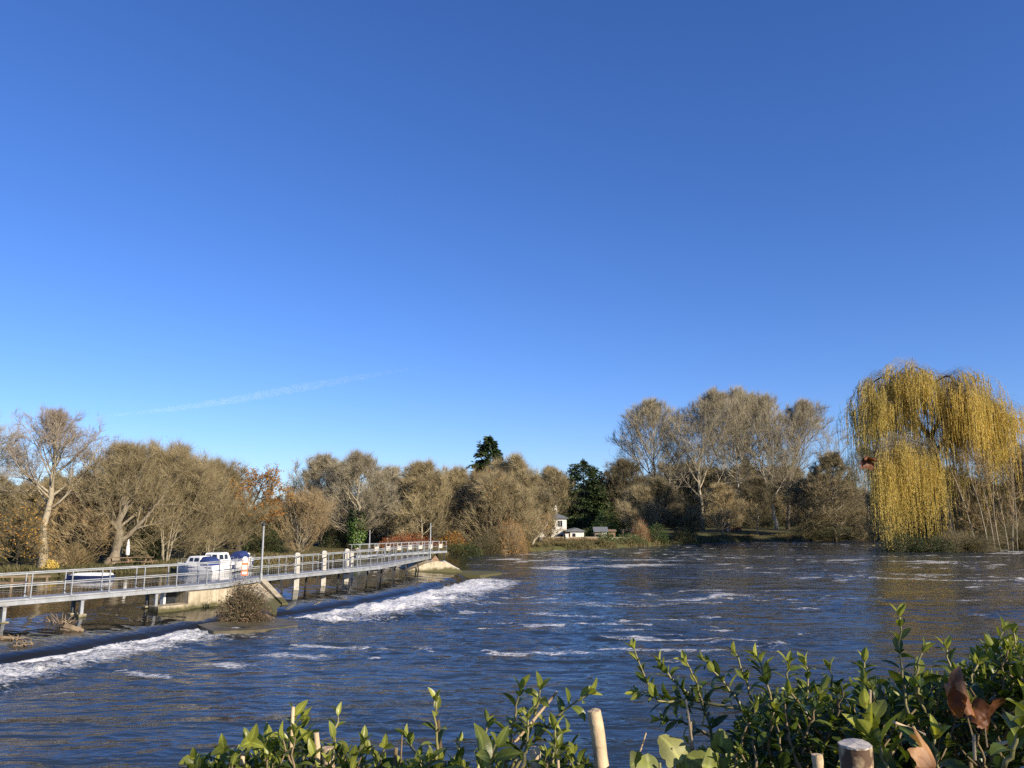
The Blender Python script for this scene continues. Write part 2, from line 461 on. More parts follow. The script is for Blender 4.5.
def weir_foam(v, s):
    w1 = (1 - sstep(S1 - 1.2, S1 + .2, s)); w2 = sstep(S2 - 1.6, S2 - .6, s) * (1 - sstep(S3 - 1.5, S3 + 2, s))
    f1 = np.maximum(.95 * sstep(.10, .40, v) * (1 - sstep(1.6, 5.4, v)), np.maximum(1.0 * np.exp(-((v - .75) / .25) ** 2), np.maximum(.84 * np.exp(-((v - 2.1) / .40) ** 2), .62 * np.exp(-((v - 3.4) / .5) ** 2)))); f2 = sstep(.6, 1.1, v) * (1 - sstep(2.5, 9.5, v))
    w3 = sstep(S3 + 1, S3 + 5, s); f3 = sstep(.5, 1.2, v) * (1 - sstep(2, 16, v))
    return f1 * w1 * .45 + f2 * w2 * .46 + f3 * w3 * .12

rows = 7.0 * 1.0052 ** np.arange(640)
tcol = np.linspace(-1.15, 1.25, 720)
Yw, Tw = np.meshgrid(rows, tcol, indexing='ij')
Xw = Yw * Tw
a = R(-8); uu = (Xw * math.cos(a) + Yw * math.sin(a)); ww = (-Xw * math.sin(a) + Yw * math.cos(a))
v_, s_, _ = crest_coords(Xw, Yw)
warp = fbm(uu * .12, ww * .12, 3, 31) * 5
h = .20 * (fbm(uu * .16 + warp, ww * .42 + warp, 4, 21) - .5) + .085 * (fbm(uu * .55, ww * 1.5 + warp, 3, 22) - .5) + .03 * (fbm(uu * 1.7, ww * 4.2, 2, 23) - .5)
foam = weir_foam(v_, s_)
foam = foam * (.72 + .5 * fbm(s_ * 1.1, v_ * .35, 3, 81))
chop = sstep(.46, .66, fbm(uu * .05 + 9, ww * .16, 3, 83))
h = h + .11 * (.3 + chop) * (.5 - np.abs(fbm(uu * .6 + warp * .3, ww * 1.3 - warp * .3, 3, 85, .55) - .5) * 2)
rough_zone = np.clip(foam * 1.6, 0, 1)
h = h * (.75 + .8 * sstep(-.2, .9, rough_zone)) + .55 * rough_zone * (fbm(uu * .9, ww * 1.2, 4, 27, .6) - .42)
# drifting foam: patches where the photograph has them
PATCH = [(325, 649, 34, 3.5, .36), (372, 656, 18, 2, .3), (232, 662, 44, 3, .40), (150, 672, 60, 4, .38), (70, 690, 60, 3, .3), (250, 674, 30, 1.6, .3), (200, 690, 40, 2, .24), (290, 690, 30, 2, .26),
         (640, 566, 70, 1.4, .42), (560, 567, 60, 1.2, .42), (600, 571, 80, 1.0, .3), (720, 597, 50, 2.2, .40), (705, 591, 60, 1.2, .38), (665, 600, 30, 1.2, .36), (780, 590, 60, 1.2, .34), (930, 562, 60, 1.1, .4), (850, 560, 60, 1.0, .38),
         (990, 566, 50, 1.2, .34), (545, 596, 30, 2, .34), (480, 575, 40, 2.5, .4), (505, 559, 30, 1.0, .42), (570, 559, 30, .8, .4), (630, 560, 50, .8, .34), (470, 620, 60, 2, .24), (560, 626, 60, 1.6, .25), (400, 612, 60, 2, .3), (520, 610, 60, 1.5, .26),
         (660, 580, 60, 1, .28), (740, 572, 80, .9, .28), (830, 577, 60, 1, .26), (600, 660, 60, 1.5, .2), (440, 660, 40, 1.4, .24)]
for px, py, hw, hh, amt in PATCH:
    c = Pt(px, py, 0); L = hw * c[1] / F; D = hh * c[1] ** 2 / (CAMZ * F)
    yo = (fbm(Xw * .22 + px, Yw * .1 + py, 3, 61) - .5) * min(7 * D, 9) + .10 * (Xw - c[0])
    e = ((Xw - c[0]) / L) ** 2 + ((Yw - c[1] - yo) / D) ** 2
    foam = np.maximum(foam, amt * np.exp(-e * .9))
for sc, sd_, am in ((.07, 41, .37), (.13, 43, .36), (.045, 47, .38)):
    rdg = 1 - np.abs(2 * fbm(uu * sc + 3, ww * sc * 4.2 + warp * .35, 4, sd_, .55) - 1)
    msk = sstep(.44, .62, fbm(uu * .035 + sd_, ww * .10, 3, sd_ + 5)) * (.45 + .55 * sstep(24, 60, Yw))
    foam = np.maximum(foam, .37 * chop * sstep(.56, .72, fbm(uu * .5, ww * 1.6, 3, 87)))
    foam = np.maximum(foam, am * sstep(.88, .975, rdg) * msk)
nr, nc = Yw.shape
I = (np.arange(nr - 1)[:, None] * nc + np.arange(nc - 1)[None]).ravel()
Q = np.stack([I, I + 1, I + nc + 1, I + nc], -1)
cx, cy = Xw.ravel()[I], Yw.ravel()[I]
keep = (sdf(cx, cy, RIVER) > -3.5) & (crest_coords(cx, cy)[0] > -.6)
Q = Q[keep]
me = make_mesh('weir_pool_water', np.stack([Xw, Yw, h], -1).reshape(-1, 3), Q, np.zeros((0, 3), int), True, {'foam': foam.ravel()})
tag(link('weir_pool_water', me, M['pool']), kind='structure')

# the level above the weir, tipping over the crest
sl = np.arange(CS[0], CS[-1], .14)
P = np.array([-DOWN[1], DOWN[0]])
vv = np.concatenate([[-90, -60, -40, -25, -15, -11], np.linspace(-9.5, 0, 36), np.linspace(.06, .42, 7), np.linspace(.5, 2.2, 20)])
zz = np.interp(vv, [-90, -5.6, -4.8, -.7, -.3, -.1, .05, .16, .3, .6, 1.2, 2.2], [UPZ, UPZ, UPZ - .05, .345, .295, .255, .205, .145, .075, .01, -.03, -.24])
S, V = np.meshgrid(sl, vv, indexing='ij'); Z = np.broadcast_to(zz, S.shape).copy()
cv = np.interp(S, CS, CR @ DOWN)
Xu = P[0] * S + DOWN[0] * (V + cv); Yu = P[1] * S + DOWN[1] * (V + cv)
fo = weir_foam(V, S) * 1.08
# a dark lip, then broken lines where the sheet meets the steps
w1 = 1 - sstep(S1 - 1.2, S1 + .2, S)
fo = fo - .10 * w1 * np.exp(-((V - 1.4) / .15) ** 2)
Z += .045 * (fbm(S * .5, V * 1.3, 3, 51) - .5) * sstep(-6, -4, V) + .22 * np.clip(fo, 0, 1) * sstep(.05, .3, V) * (fbm(S * 2.2, V * 2.5, 3, 52) - .40)
lip = np.exp(-((V + .02) / .16) ** 2)
Z += .05 * (fbm(S * .7, V * .5 + 3, 4, 57) - .5) * lip
fo = fo * sstep(.12, .42, V + .25 * (fbm(S * 1.1, V * .6, 3, 58) - .5))
Z += .03 * (fbm(Xu * .3, Yu * .9, 3, 53) - .5)
ns, nv = S.shape
I = (np.arange(ns - 1)[:, None] * nv + np.arange(nv - 1)[None]).ravel()
Q = np.stack([I, I + nv, I + nv + 1, I + 1], -1)
cx, cy = Xu.ravel()[I], Yu.ravel()[I]
Q = Q[(sdf(cx, cy, RIVER) > -4)]
me = make_mesh('river_water', np.stack([Xu, Yu, Z], -1).reshape(-1, 3), Q, np.zeros((0, 3), int), True, {'foam': fo.ravel(), 'fast': sstep(-6.6, -4.6, V + .8 * (fbm(S * .3, V * .4, 2, 55) - .5)).ravel() * np.ones(fo.size)})
tag(link('river_water', me, M['upper']), kind='structure')

# contrail: a long thin cloud of ice, high and far away
m = bpy.data.materials.new('contrail_ice'); t = NT(m)
pv = t.n('ShaderNodeVolumePrincipled'); pv.inputs['Color'].default_value = (1, 1, 1, 1)
v = t.coord('Object', (1 / 600,) * 3)
t.L.new(t.math('MULTIPLY', t.ramp(t.noise(v, 1.0, 3), [(.35, 0.05), (.6, 1.)]), CONTRAIL), pv.inputs['Density']); pv.inputs['Anisotropy'].default_value = -.5
t.out(None, pv.outputs[0])
ends = []
for px, py in [(96, 417.5), (180, 408), (240, 399), (300, 388), (350, 379), (425, 366)]:
    d = ray(px, py); ends.append(np.array([0, 0, CAMZ]) + d * (9000 / d[2]))
mb = MB(); mb.tube(ends, [90, 260, 330, 340, 260, 50], 10)
tag(mb.build('contrail_cloud', m, smooth=True), 'faint thin white contrail slanting across the blue sky', 'contrail', kind='stuff')
# ------------------------------------------------------------------ trees
PROF = {'round': [(0, .25), (.12, .72), (.35, 1), (.6, .97), (.8, .75), (.93, .42), (1, .08)],
        'dome': [(0, .75), (.2, .97), (.45, 1), (.7, .85), (.88, .55), (1, .12)],
        'vase': [(0, .18), (.25, .5), (.55, .85), (.78, 1), (.92, .75), (1, .25)],
        'column': [(0, .5), (.2, .9), (.5, 1), (.8, .8), (.95, .4), (1, .1)],
        'layer': [(0, .8), (.15, 1), (.4, .95), (.65, .7), (.85, .4), (1, .05)]}

def grow(seed, H, R0, cb=.25, prof='round', trunk=None, r0=None, limbs=14, ang=(75, 22), up=.06, wob=.16, kids=(8, 7), twigs=8, twl=.9, twr=.011,
         stems=1, spread=.25, leaf=0, ltint=(0, 1), lsize=.12, lump=.17, droop=0., fill=0, fillr=.45, upt=.32):
    """a leafless (or nearly leafless) tree: (trunk arrays, crown arrays, leaf arrays)"""
    rg = np.random.default_rng(seed)
    tm, cm, lm = MB(), MB(), MB()
    r0 = r0 or H * .016
    hs_, rs_ = zip(*PROF[prof])
    ph = rg.uniform(0, 6.28, 6)
    def axis(z):
        if trunk is None: return np.zeros(2)
        zz = [q[2] for q in trunk]
        return np.array([np.interp(z, zz, [q[0] for q in trunk]), np.interp(z, zz, [q[1] for q in trunk])])
    def env(p):
        hf = (p[2] / H - cb) / (1 - cb)
        if hf > 1.0: return 9.
        if hf < 0: hf = 0
        d = p[:2] - axis(p[2]); az = math.atan2(d[1], d[0])
        rr = R0 * np.interp(hf, hs_, rs_) * (1 + lump * (math.sin(2 * az + ph[0] + 4 * hf) * .5 + math.sin(3 * az + ph[1] - 7 * hf) * .5 + .4 * math.sin(5 * az + ph[2] + 11 * hf)))
        return math.hypot(*d) / max(rr, .05)
    tw_b, tw_d, tw_l = [], [], []
    def branch(p, d, L, r, lvl):
        n = max(3, int(L / (.9 if lvl == 1 else .55))); n = min(n, 16)
        P = [p.copy()]; D = [d.copy()]; st = L / n
        for i in range(n):
            d = d + np.array([0, 0, up * (1.2 if lvl == 1 else .8) - droop * (i / n)]) * st * .8 + rg.normal(0, wob, 3) * (.6 if lvl == 1 else 1)
            d = unit(d); p = p + d * st
            P.append(p.copy()); D.append(d.copy())
            if env(p) > 1.0 and i >= 1: break
        P = np.array(P); D = np.array(D); k = len(P)
        rad = r * np.linspace(1, .22, k)
        (tm if lvl <= 2 else cm).tube(P, rad, 5 if lvl == 1 else 4 if lvl == 2 else 3, cap=False)
        nk = kids[lvl - 1] if lvl <= len(kids) else 0
        if lvl <= len(kids):
            Lr = st * (k - 1)
            m = max(2, int(nk * min(1.4, .35 + Lr / max(L, .1))))
            for q in range(m):
                t = .18 + .8 * (q + rg.uniform(0, 1)) / m
                x = t * (k - 1); i0 = min(int(x), k - 2); f = x - i0
                bp = P[i0] * (1 - f) + P[i0 + 1] * f; bd = D[i0]
                side = unit(np.cross(bd, rg.normal(0, 1, 3))); a = R(rg.uniform(28, 62))
                nd = unit(bd * math.cos(a) + side * math.sin(a) + np.array([0, 0, .12]))
                cl = Lr * rg.uniform(.35, .62) * (1.1 - .45 * t)
                cl = max(cl, .7)
                branch(bp, nd, cl, max(rad[i0] * .55, twr * 1.3), lvl + 1)
        if lvl >= 2:
            m = int(twigs * max(1, (k - 1) * .5))
            x = rg.uniform(.1, 1, m) * (k - 1); i0 = np.minimum(x.astype(int), k - 2); f = (x - i0)[:, None]
            tw_b.append(P[i0] * (1 - f) + P[i0 + 1] * f); bd = D[i0]
            side = unit(np.cross(bd, rg.normal(0, 1, (m, 3)))); a = R(1) * rg.uniform(15, 60, m)[:, None]
            nd = unit(bd * np.cos(a) + side * np.sin(a) + np.array([0, 0, upt - droop]))
            tw_d.append(nd); tw_l.append(twl * rg.uniform(.45, 1.25, m))
    for s_i in range(stems):
        if stems > 1:
            az = 2.4 * s_i + rg.uniform(-.4, .4); lean = rg.uniform(.25, 1) * spread
            off = np.array([math.cos(az), math.sin(az), 0])
            top = H * rg.uniform(.72, .95)
            T = [off * (.15 * R0 * .3 + lean * top * .95 * (k / 7) ** 1.1) + np.array([0, 0, top * k / 7]) + np.r_[rg.normal(0, .05 * (k > 0), 2), 0] for k in range(8)]
        elif trunk is not None:
            T = [np.array(q, float) for q in trunk]
            # refine
            tt = np.linspace(0, len(T) - 1, 12); A = np.array(T)
            T = [np.array([np.interp(x, range(len(A)), A[:, j]) for j in range(3)]) + np.r_[rg.normal(0, r0 * .25, 2) * (x > .3), 0] for x in tt]
        else:
            top = H * .93
            T = [np.array([0, 0, top * k / 10]) + np.r_[rg.normal(0, H * .006, 2) * k ** .5, 0] for k in range(11)]
        T = np.array(T); T[0][2] -= .5
        hh = np.clip(T[:, 2] / T[-1][2], 0, 1)
        rr = r0 / (stems ** .5) * (1 - .88 * hh ** .9) + r0 * .35 * np.exp(-np.maximum(T[:, 2], 0) / (H * .025))
        tm.tube(T, rr, 8 if stems == 1 else 5)
        nl = limbs if stems == 1 else max(3, limbs // stems)
        for q in range(nl):
            hf = cb * .9 + (1 - cb * .9) * ((q + rg.uniform(0, .9)) / nl) ** .85 * .95
            z = hf * H
            if z > T[-1][2]: z = T[-1][2] * rg.uniform(.85, .98)
            bp = np.array([np.interp(z, T[:, 2], T[:, j]) for j in range(3)]); br = np.interp(z, T[:, 2], rr)
            az = q * 2.4 + rg.uniform(-.5, .5)
            u = (hf - cb) / (1 - cb + 1e-6); a = R(ang[0] + (ang[1] - ang[0]) * max(u, 0) ** .8 + rg.normal(0, 7))
            d = np.array([math.cos(az) * math.sin(a), math.sin(az) * math.sin(a), math.cos(a)])
            branch(bp, d, max(R0 * 1.7, (H - z) * .9) if u < .75 else (H - z) * 1.3 + 1, max(br * rg.uniform(.4, .62), twr * 2), 1)
    if fill:
        # outer sprays that close the crown
        hf = rg.uniform(.02, 1, fill) ** .85; az = rg.uniform(0, 6.28, fill); rr = rg.uniform(fillr, 1, fill) ** .6
        rad = R0 * np.interp(hf, hs_, rs_) * (1 + lump * (np.sin(2 * az + ph[0] + 4 * hf) * .5 + np.sin(3 * az + ph[1] - 7 * hf) * .5 + .4 * np.sin(5 * az + ph[2] + 11 * hf))) * rr
        z = (cb + hf * (1 - cb)) * H
        ax_ = np.array([axis(q) for q in z])
        p0 = np.c_[ax_ + np.stack([np.cos(az), np.sin(az)], -1) * rad[:, None], z]
        ok = vnoise(p0[:, 0] * 2.6 / twl / 2 + 40, p0[:, 2] * 2.2 / twl / 2 + p0[:, 1] * .8, seed + 3) > .38
        p0, az, hf = p0[ok], az[ok], hf[ok]; n_ = len(p0)
        d0 = unit(np.c_[np.cos(az) * (1 - hf * .5), np.sin(az) * (1 - hf * .5), .45 + hf * 1.3] + rg.normal(0, .25, (n_, 3)))
        L0 = twl * rg.uniform(.8, 1.7, n_)
        p0 = p0 - d0 * L0[:, None] * .8
        cm.cones(p0, p0 + d0 * L0[:, None], twr * 1.25)
        for k in range(4):
            f = rg.uniform(.1, .9, (n_, 1)); tw_b.append(p0 + d0 * L0[:, None] * f)
            tw_d.append(unit(d0 + rg.normal(0, .45, (n_, 3)))); tw_l.append(twl * rg.uniform(.4, 1.0, n_))
    if tw_b:
        b = np.concatenate(tw_b); d = np.concatenate(tw_d); l = np.concatenate(tw_l)
        cm.cones(b, b + d * l[:, None], twr)
        if leaf:
            m = rg.choice(len(b), min(leaf, len(b) * 3), replace=leaf > len(b))
            c = b[m] + d[m] * (l[m] * rg.uniform(.2, 1, len(m)))[:, None] + rg.normal(0, .06, (len(m), 3))
            cl = vnoise(c[:, 0] * .5 + 20, c[:, 2] * .5 + c[:, 1] * .3, seed)
            lm.blades(c, rg.normal(0, 1, (len(m), 3)) + [0, 0, -.6], rg.normal(0, 1, (len(m), 3)), lsize * rg.uniform(.6, 1.3, len(m)), lsize * .7,
                      np.clip(ltint[0] + (ltint[1] - ltint[0]) * (cl * .7 + rg.uniform(0, .4, len(m))), 0, 1))
    return tm, cm, lm

M['leaf_autumn'] = leafmat('leaf_autumn', [(0, (.16, .06, .02)), (.5, (.34, .15, .03)), (1, (.50, .32, .06))], .6, .3)
M['leaf_olive'] = leafmat('leaf_olive', [(0, (.06, .055, .02)), (.5, (.13, .11, .04)), (1, (.21, .17, .06))], .6, .3)
M['leaf_green'] = leafmat('leaf_green', [(0, (.018, .03, .008)), (.5, (.04, .065, .015)), (1, (.10, .13, .03))], .5, .2)
M['leaf_ivy'] = leafmat('leaf_ivy', [(0, (.03, .06, .012)), (.5, (.07, .13, .025)), (1, (.13, .20, .05))], .4, .2)
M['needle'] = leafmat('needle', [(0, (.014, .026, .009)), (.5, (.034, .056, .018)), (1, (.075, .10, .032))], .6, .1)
M['leaf_willow'] = leafmat('leaf_willow', [(0, (.24, .20, .07)), (.45, (.49, .40, .115)), (1, (.82, .64, .18))], .5, .35)
M['leaf_withered'] = leafmat('leaf_withered', [(0, (.06, .038, .024)), (.5, (.15, .10, .06)), (1, (.29, .21, .13))], .6, .2)
M['leaf_russet'] = leafmat('leaf_russet', [(0, (.12, .04, .02)), (.5, (.26, .085, .03)), (1, (.40, .17, .04))], .6, .25)

def plant_tree(name, label, px, y, top, hw, mats, leafm=None, group=None, lean=None, seed=1, trunk_px=None, kids_extra=None, **kw):
    """a tree standing at distance y under pixel column px, its top at pixel row top and hw pixels to each side"""
    b = Pd(px, 515, y); gz = float(ground_z(b[0], b[1])); gz = max(gz, .2)
    zt = Pd(px, top, y)[2]; H = zt - gz - .55 * kw.get('twl', .9); R0 = hw * y / F
    if trunk_px:
        kw['trunk'] = [np.array([(Pd(a, c, y)[0] - b[0]), dy, Pd(a, c, y)[2] - gz]) for a, c, dy in trunk_px]
        kw['trunk'][0][2] = 0
    if name == 'poplar_tree': kw.update(upt=.75, lump=.08, wob=.11)
    kw.setdefault('fill', int(1500 * FILL.get(name, 1)))
    tm, cm, lm = grow(seed, H, R0, **kw)
    t = thing(name, label, 'tree', (b[0], b[1], gz), 0, group)
    tm.build('trunk', M[mats[0]], t, smooth=True)
    cm.build('crown', M[mats[1]], t)
    if lm.n: lm.build('leaves', M[leafm or 'leaf_olive'], t)
    return t

FILL = {'willow_scrub_tree': 1.0, 'pollard_tree': .8, 'rounded_tree': 1.2, 'bushy_tree': 1.1, 'poplar_tree': .22, 'alder_tree': 1.2, 'oak_tree': .25, 'small_tree': .3, 'leaning_tree': .3, 'osier_tree': .35, 'understory_tree': .6}
LG, MG, PG = 'trees on the left bank', 'trees across the middle of the far bank', 'tall trees on the right of the far bank'
# ---- left bank
plant_tree('bare_tree', 'tall bare grey tree cut off by the left edge of the photo', -30, 63, 405, 40, ('bark_grey', 'twig_grey'), group=LG, seed=11, cb=.35, prof='round', limbs=16, kids=(8, 6), twigs=6, ang=(66, 18), fill=250, twr=.009)
plant_tree('bare_tree', 'tall pale trunked bare tree with a reddish rounded crown, standing above its neighbours', 44, 61, 417, 52, ('bark_pale', 'twig_red'), group=LG, seed=12, cb=.40, prof='round', r0=.36, twr=.008,
           trunk_px=[(42, 577, 0), (43, 540, 0), (48, 505, .1), (52, 475, 0), (56, 440, .2), (58, 422, 0)], limbs=24, kids=(9, 7), twigs=6, twl=.6, ang=(62, 18), up=.10, lump=.08, fill=250)
plant_tree('small_tree', 'small tree with thin golden yellow leaves beside the tall pale trunk', 22, 58.5, 520, 25, ('bark_dark', 'twig_dark'), 'leaf_autumn', LG, seed=13, cb=.3, prof='dome', limbs=12, kids=(6, 5), twigs=5, twl=.6, leaf=1300, ltint=(.5, 1), lsize=.15)
plant_tree('pollard_tree', 'stout knobbly pollard with a wide olive crown beside the closed parasol', 112, 64, 449, 56, ('bark_grey', 'twig_olive'), group=LG, seed=14, cb=.15, prof='dome', r0=.5,
           trunk_px=[(109, 576, 0), (111, 560, 0), (118, 540, .2), (122, 515, 0), (126, 480, 0), (124, 462, 0)], limbs=20, kids=(9, 7), twigs=9, ang=(64, 18), twr=.010, twl=1.0, leaf=300, lsize=.1, ltint=(.2, .9))
plant_tree('willow_scrub_tree', 'broad rounded olive tree of dense fine twigs behind the white cruisers', 168, 69, 449, 52, ('bark_pale', 'twig_olive'), group=LG, seed=15, cb=.05, prof='dome', stems=6, spread=.35, limbs=34, kids=(9, 7), twigs=10, twl=1.05, twr=.0095, ang=(60, 16), leaf=300, lsize=.1, ltint=(.3, 1))
plant_tree('willow_scrub_tree', 'lower olive tree sloping down behind the boats towards the leaning oak', 212, 73, 466, 42, ('bark_pale', 'twig_olive'), group=LG, seed=16, cb=.05, prof='dome', stems=5, spread=.3, limbs=30, kids=(9, 7), twigs=10, twl=1.05, twr=.0095, ang=(60, 16), leaf=300, lsize=.1, ltint=(.3, 1))
plant_tree('brown_thicket_tree', 'low brown twiggy tree between the tall pale trunk and the pollard', 78, 64, 492, 38, ('bark_dark', 'twig_tan'), group=LG, seed=17, cb=.1, prof='dome', stems=4, spread=.35, limbs=20, kids=(7, 6), twigs=8, ang=(70, 25), twl=.7, leaf=900, lsize=.12, ltint=(0, .5))
plant_tree('oak_tree', 'leaning dark oak holding clumps of russet leaves beside the first lamp post', 239, 75, 472, 36, ('bark_dark', 'twig_dark'), 'leaf_autumn', LG, seed=18, cb=.42, prof='dome', r0=.33,
           trunk_px=[(235, 566, 0), (238, 545, 0), (242, 528, 0), (250, 510, .3), (258, 495, 0), (262, 484, 0)], limbs=12, kids=(6, 5), twigs=3, ang=(80, 35), twl=.5, leaf=3600, lsize=.18, ltint=(.1, .9), lump=.35)
# ---- middle
plant_tree('osier_tree', 'upright tan osier of many slender rods behind the white piles', 302, 83, 498, 36, ('bark_pale', 'twig_tan'), group=MG, seed=19, cb=.06, prof='vase', stems=10, spread=.32, limbs=40, kids=(5, 3), twigs=6, ang=(38, 14), up=.14, wob=.08, twl=1.0, twr=.012)
plant_tree('bare_tree', 'grey bare tree rising behind the tan osier', 322, 100, 459, 40, ('bark_grey', 'twig_grey'), group=MG, seed=20, cb=.1, prof='dome', limbs=18, kids=(8, 7), twigs=9, twl=1.1, twr=.015, leaf=600, lsize=.13, ltint=(.4, 1))
iv = plant_tree('ivy_clad_tree', 'bare tree with its lower trunk wrapped in bright green ivy', 357, 93, 456, 40, ('bark_pale', 'twig_grey'), group=MG, seed=21, cb=.2, prof='round', r0=.35, limbs=18, kids=(8, 7), twigs=8, twl=1.1, twr=.014, ang=(60, 18))
rg = np.random.default_rng(3); mb = MB(); n = 1500
z = rg.uniform(.4, 4.6, n); a = rg.uniform(0, 6.28, n); r = (.45 + .75 * np.sin(np.clip(z / 4.8, 0, 1) * 3.0) ** .8) * rg.uniform(.55, 1.1, n)
c = np.stack([r * np.cos(a), r * np.sin(a), z], -1)
mb.blades(c, np.stack([np.cos(a) * .5, np.sin(a) * .5, -np.ones(n)], -1) + rg.normal(0, .4, (n, 3)), np.stack([np.cos(a), np.sin(a), .4 + 0 * a], -1), .26, .24, rg.uniform(0, 1, n))
mb.build('ivy', M['leaf_ivy'], iv)
plant_tree('bare_tree', 'bare tree in a gap between the ivy clad tree and the rounded olive crown', 388, 108, 470, 26, ('bark_pale', 'twig_grey'), group=MG, seed=22, cb=.15, prof='round', limbs=14, kids=(8, 6), twigs=9, twr=.015, twl=1.1, leaf=900, lsize=.14, ltint=(.3, 1))
plant_tree('rounded_tree', 'smooth domed olive brown tree above the far lamp post', 422, 103, 466, 34, ('bark_pale', 'twig_olive'), group=MG, seed=23, cb=.12, prof='dome', limbs=22, kids=(9, 7), twigs=10, twr=.015, twl=1.1, leaf=1200, lsize=.13, ltint=(.3, 1), lump=.1)
plant_tree('rounded_tree', 'smaller brown tree right of the domed tree and before the tall conifer', 458, 110, 471, 26, ('bark_pale', 'twig_olive'), group=MG, seed=24, cb=.1, prof='dome', limbs=18, kids=(8, 7), twigs=10, twr=.015, twl=1.1, leaf=900, lsize=.13, ltint=(.2, .9))
plant_tree('bushy_tree', 'broad brown tree with orange leaves low down at the water edge before the conifer', 490, 104, 472, 37, ('bark_grey', 'twig_olive'), 'leaf_autumn', MG, seed=25, cb=.08, prof='dome', stems=3, spread=.3, limbs=26, kids=(9, 7), twigs=9, twr=.015, twl=1.1, leaf=1600, lsize=.2, ltint=(.2, .8))
plant_tree('bushy_tree', 'brown twiggy tree overhanging the water just left of the white house', 512, 107, 459, 26, ('bark_pale', 'twig_olive'), 'leaf_olive', MG, seed=26, cb=.12, prof='round', stems=3, spread=.34, limbs=26, kids=(9, 7), twigs=9, twr=.015, twl=1.2, leaf=900, lsize=.15, ltint=(.4, 1))
plant_tree('leaning_tree', 'small pale forked tree leaning over the water before the garden wall', 532, 112, 519, 9, ('bark_pale', 'twig_tan'), MG and 'leaf_autumn', MG, seed=27, cb=.35, prof='vase', r0=.22,
           trunk_px=[(531, 548, 0), (536, 538, 0), (545, 528, 0), (549, 519, 0)], limbs=8, kids=(5, 4), twigs=4, twl=.7, leaf=260, fill=0, lsize=.16, ltint=(.4, 1))
plant_tree('bare_tree', 'dim bare tree rising behind the chimneys of the white house', 551, 158, 470, 24, ('bark_grey', 'twig_olive'), group=MG, seed=28, cb=.2, prof='dome', limbs=18, kids=(9, 7), twigs=9, twr=.02, twl=1.4, leaf=1800, lsize=.2, ltint=(.2, .8))
# ---- right
plant_tree('bare_tree', 'dark thin crowned tree between the dark evergreen and the tall poplars', 625, 160, 461, 26, ('bark_dark', 'twig_dark'), group=PG, seed=29, cb=.15, prof='column', limbs=20, kids=(8, 6), twigs=8, twr=.02, twl=1.3, leaf=2200, lsize=.25, ltint=(0, .35))
plant_tree('poplar_tree', 'far left poplar of the tall group with a crown spreading over the dark trees', 655, 178, 402, 52, ('bark_grey', 'twig_grey'), group=PG, seed=30, cb=.20, prof='dome', limbs=26, kids=(9, 7), twigs=7, twr=.0165, twl=1.6, ang=(66, 14), r0=.42, up=.07)
plant_tree('poplar_tree', 'biggest poplar with a pale trunk forking halfway up', 703, 176, 393, 60, ('bark_pale', 'twig_grey'), group=PG, seed=31, cb=.20, prof='dome', r0=.40,
           trunk_px=[(703, 536, 0), (701, 500, 0), (697, 470, 0), (704, 445, .5), (716, 420, 0), (720, 408, 0)], limbs=30, kids=(9, 8), twigs=7, twr=.0165, twl=1.6, ang=(64, 12), up=.07)
plant_tree('poplar_tree', 'straight slim poplar with a whitish trunk right of the red hut', 739, 182, 391, 47, ('bark_white', 'twig_grey'), group=PG, seed=32, cb=.20, prof='dome', r0=.36,
           trunk_px=[(740, 537, 0), (739, 500, 0), (737, 470, 0), (736, 440, 0), (740, 410, 0)], limbs=26, kids=(9, 7), twigs=7, twr=.0165, twl=1.6, ang=(64, 13), up=.07)
plant_tree('poplar_tree', 'poplar with a pale trunk leaning to the left', 768, 180, 395, 45, ('bark_white', 'twig_grey'), group=PG, seed=33, cb=.20, prof='dome', r0=.42,
           trunk_px=[(777, 536, 0), (773, 510, 0), (766, 485, 0), (759, 455, 0), (762, 420, 0)], limbs=26, kids=(9, 7), twigs=7, twr=.0165, twl=1.6, ang=(64, 13), up=.07)
plant_tree('poplar_tree', 'rightmost poplar with a fan shaped open crown beside the alder', 791, 182, 402, 50, ('bark_grey', 'twig_grey'), group=PG, seed=34, cb=.20, prof='dome', r0=.42,
           trunk_px=[(788, 536, 0), (789, 500, 0), (790, 470, 0), (800, 440, 0), (806, 420, 0)], limbs=26, kids=(9, 7), twigs=7, twr=.0165, twl=1.6, ang=(64, 13), up=.07)
plant_tree('alder_tree', 'dark olive alder with level layered branches at the water edge left of the willow', 834, 156, 452, 36, ('bark_grey', 'twig_olive'), group=PG, seed=35, cb=.05, prof='layer', limbs=34, kids=(9, 7), twigs=10, twr=.017, twl=1.0, ang=(88, 45), up=.02, leaf=3200, lsize=.2, ltint=(.0, .6))
plant_tree('bare_tree', 'pale wispy tree showing between the alder and the willow', 868, 166, 446, 26, ('bark_white', 'twig_grey'), group=PG, seed=36, cb=.25, prof='round', limbs=14, kids=(7, 5), twigs=7, twr=.016, twl=1.3, ang=(50, 15))
UG = 'smaller trees under the poplars'
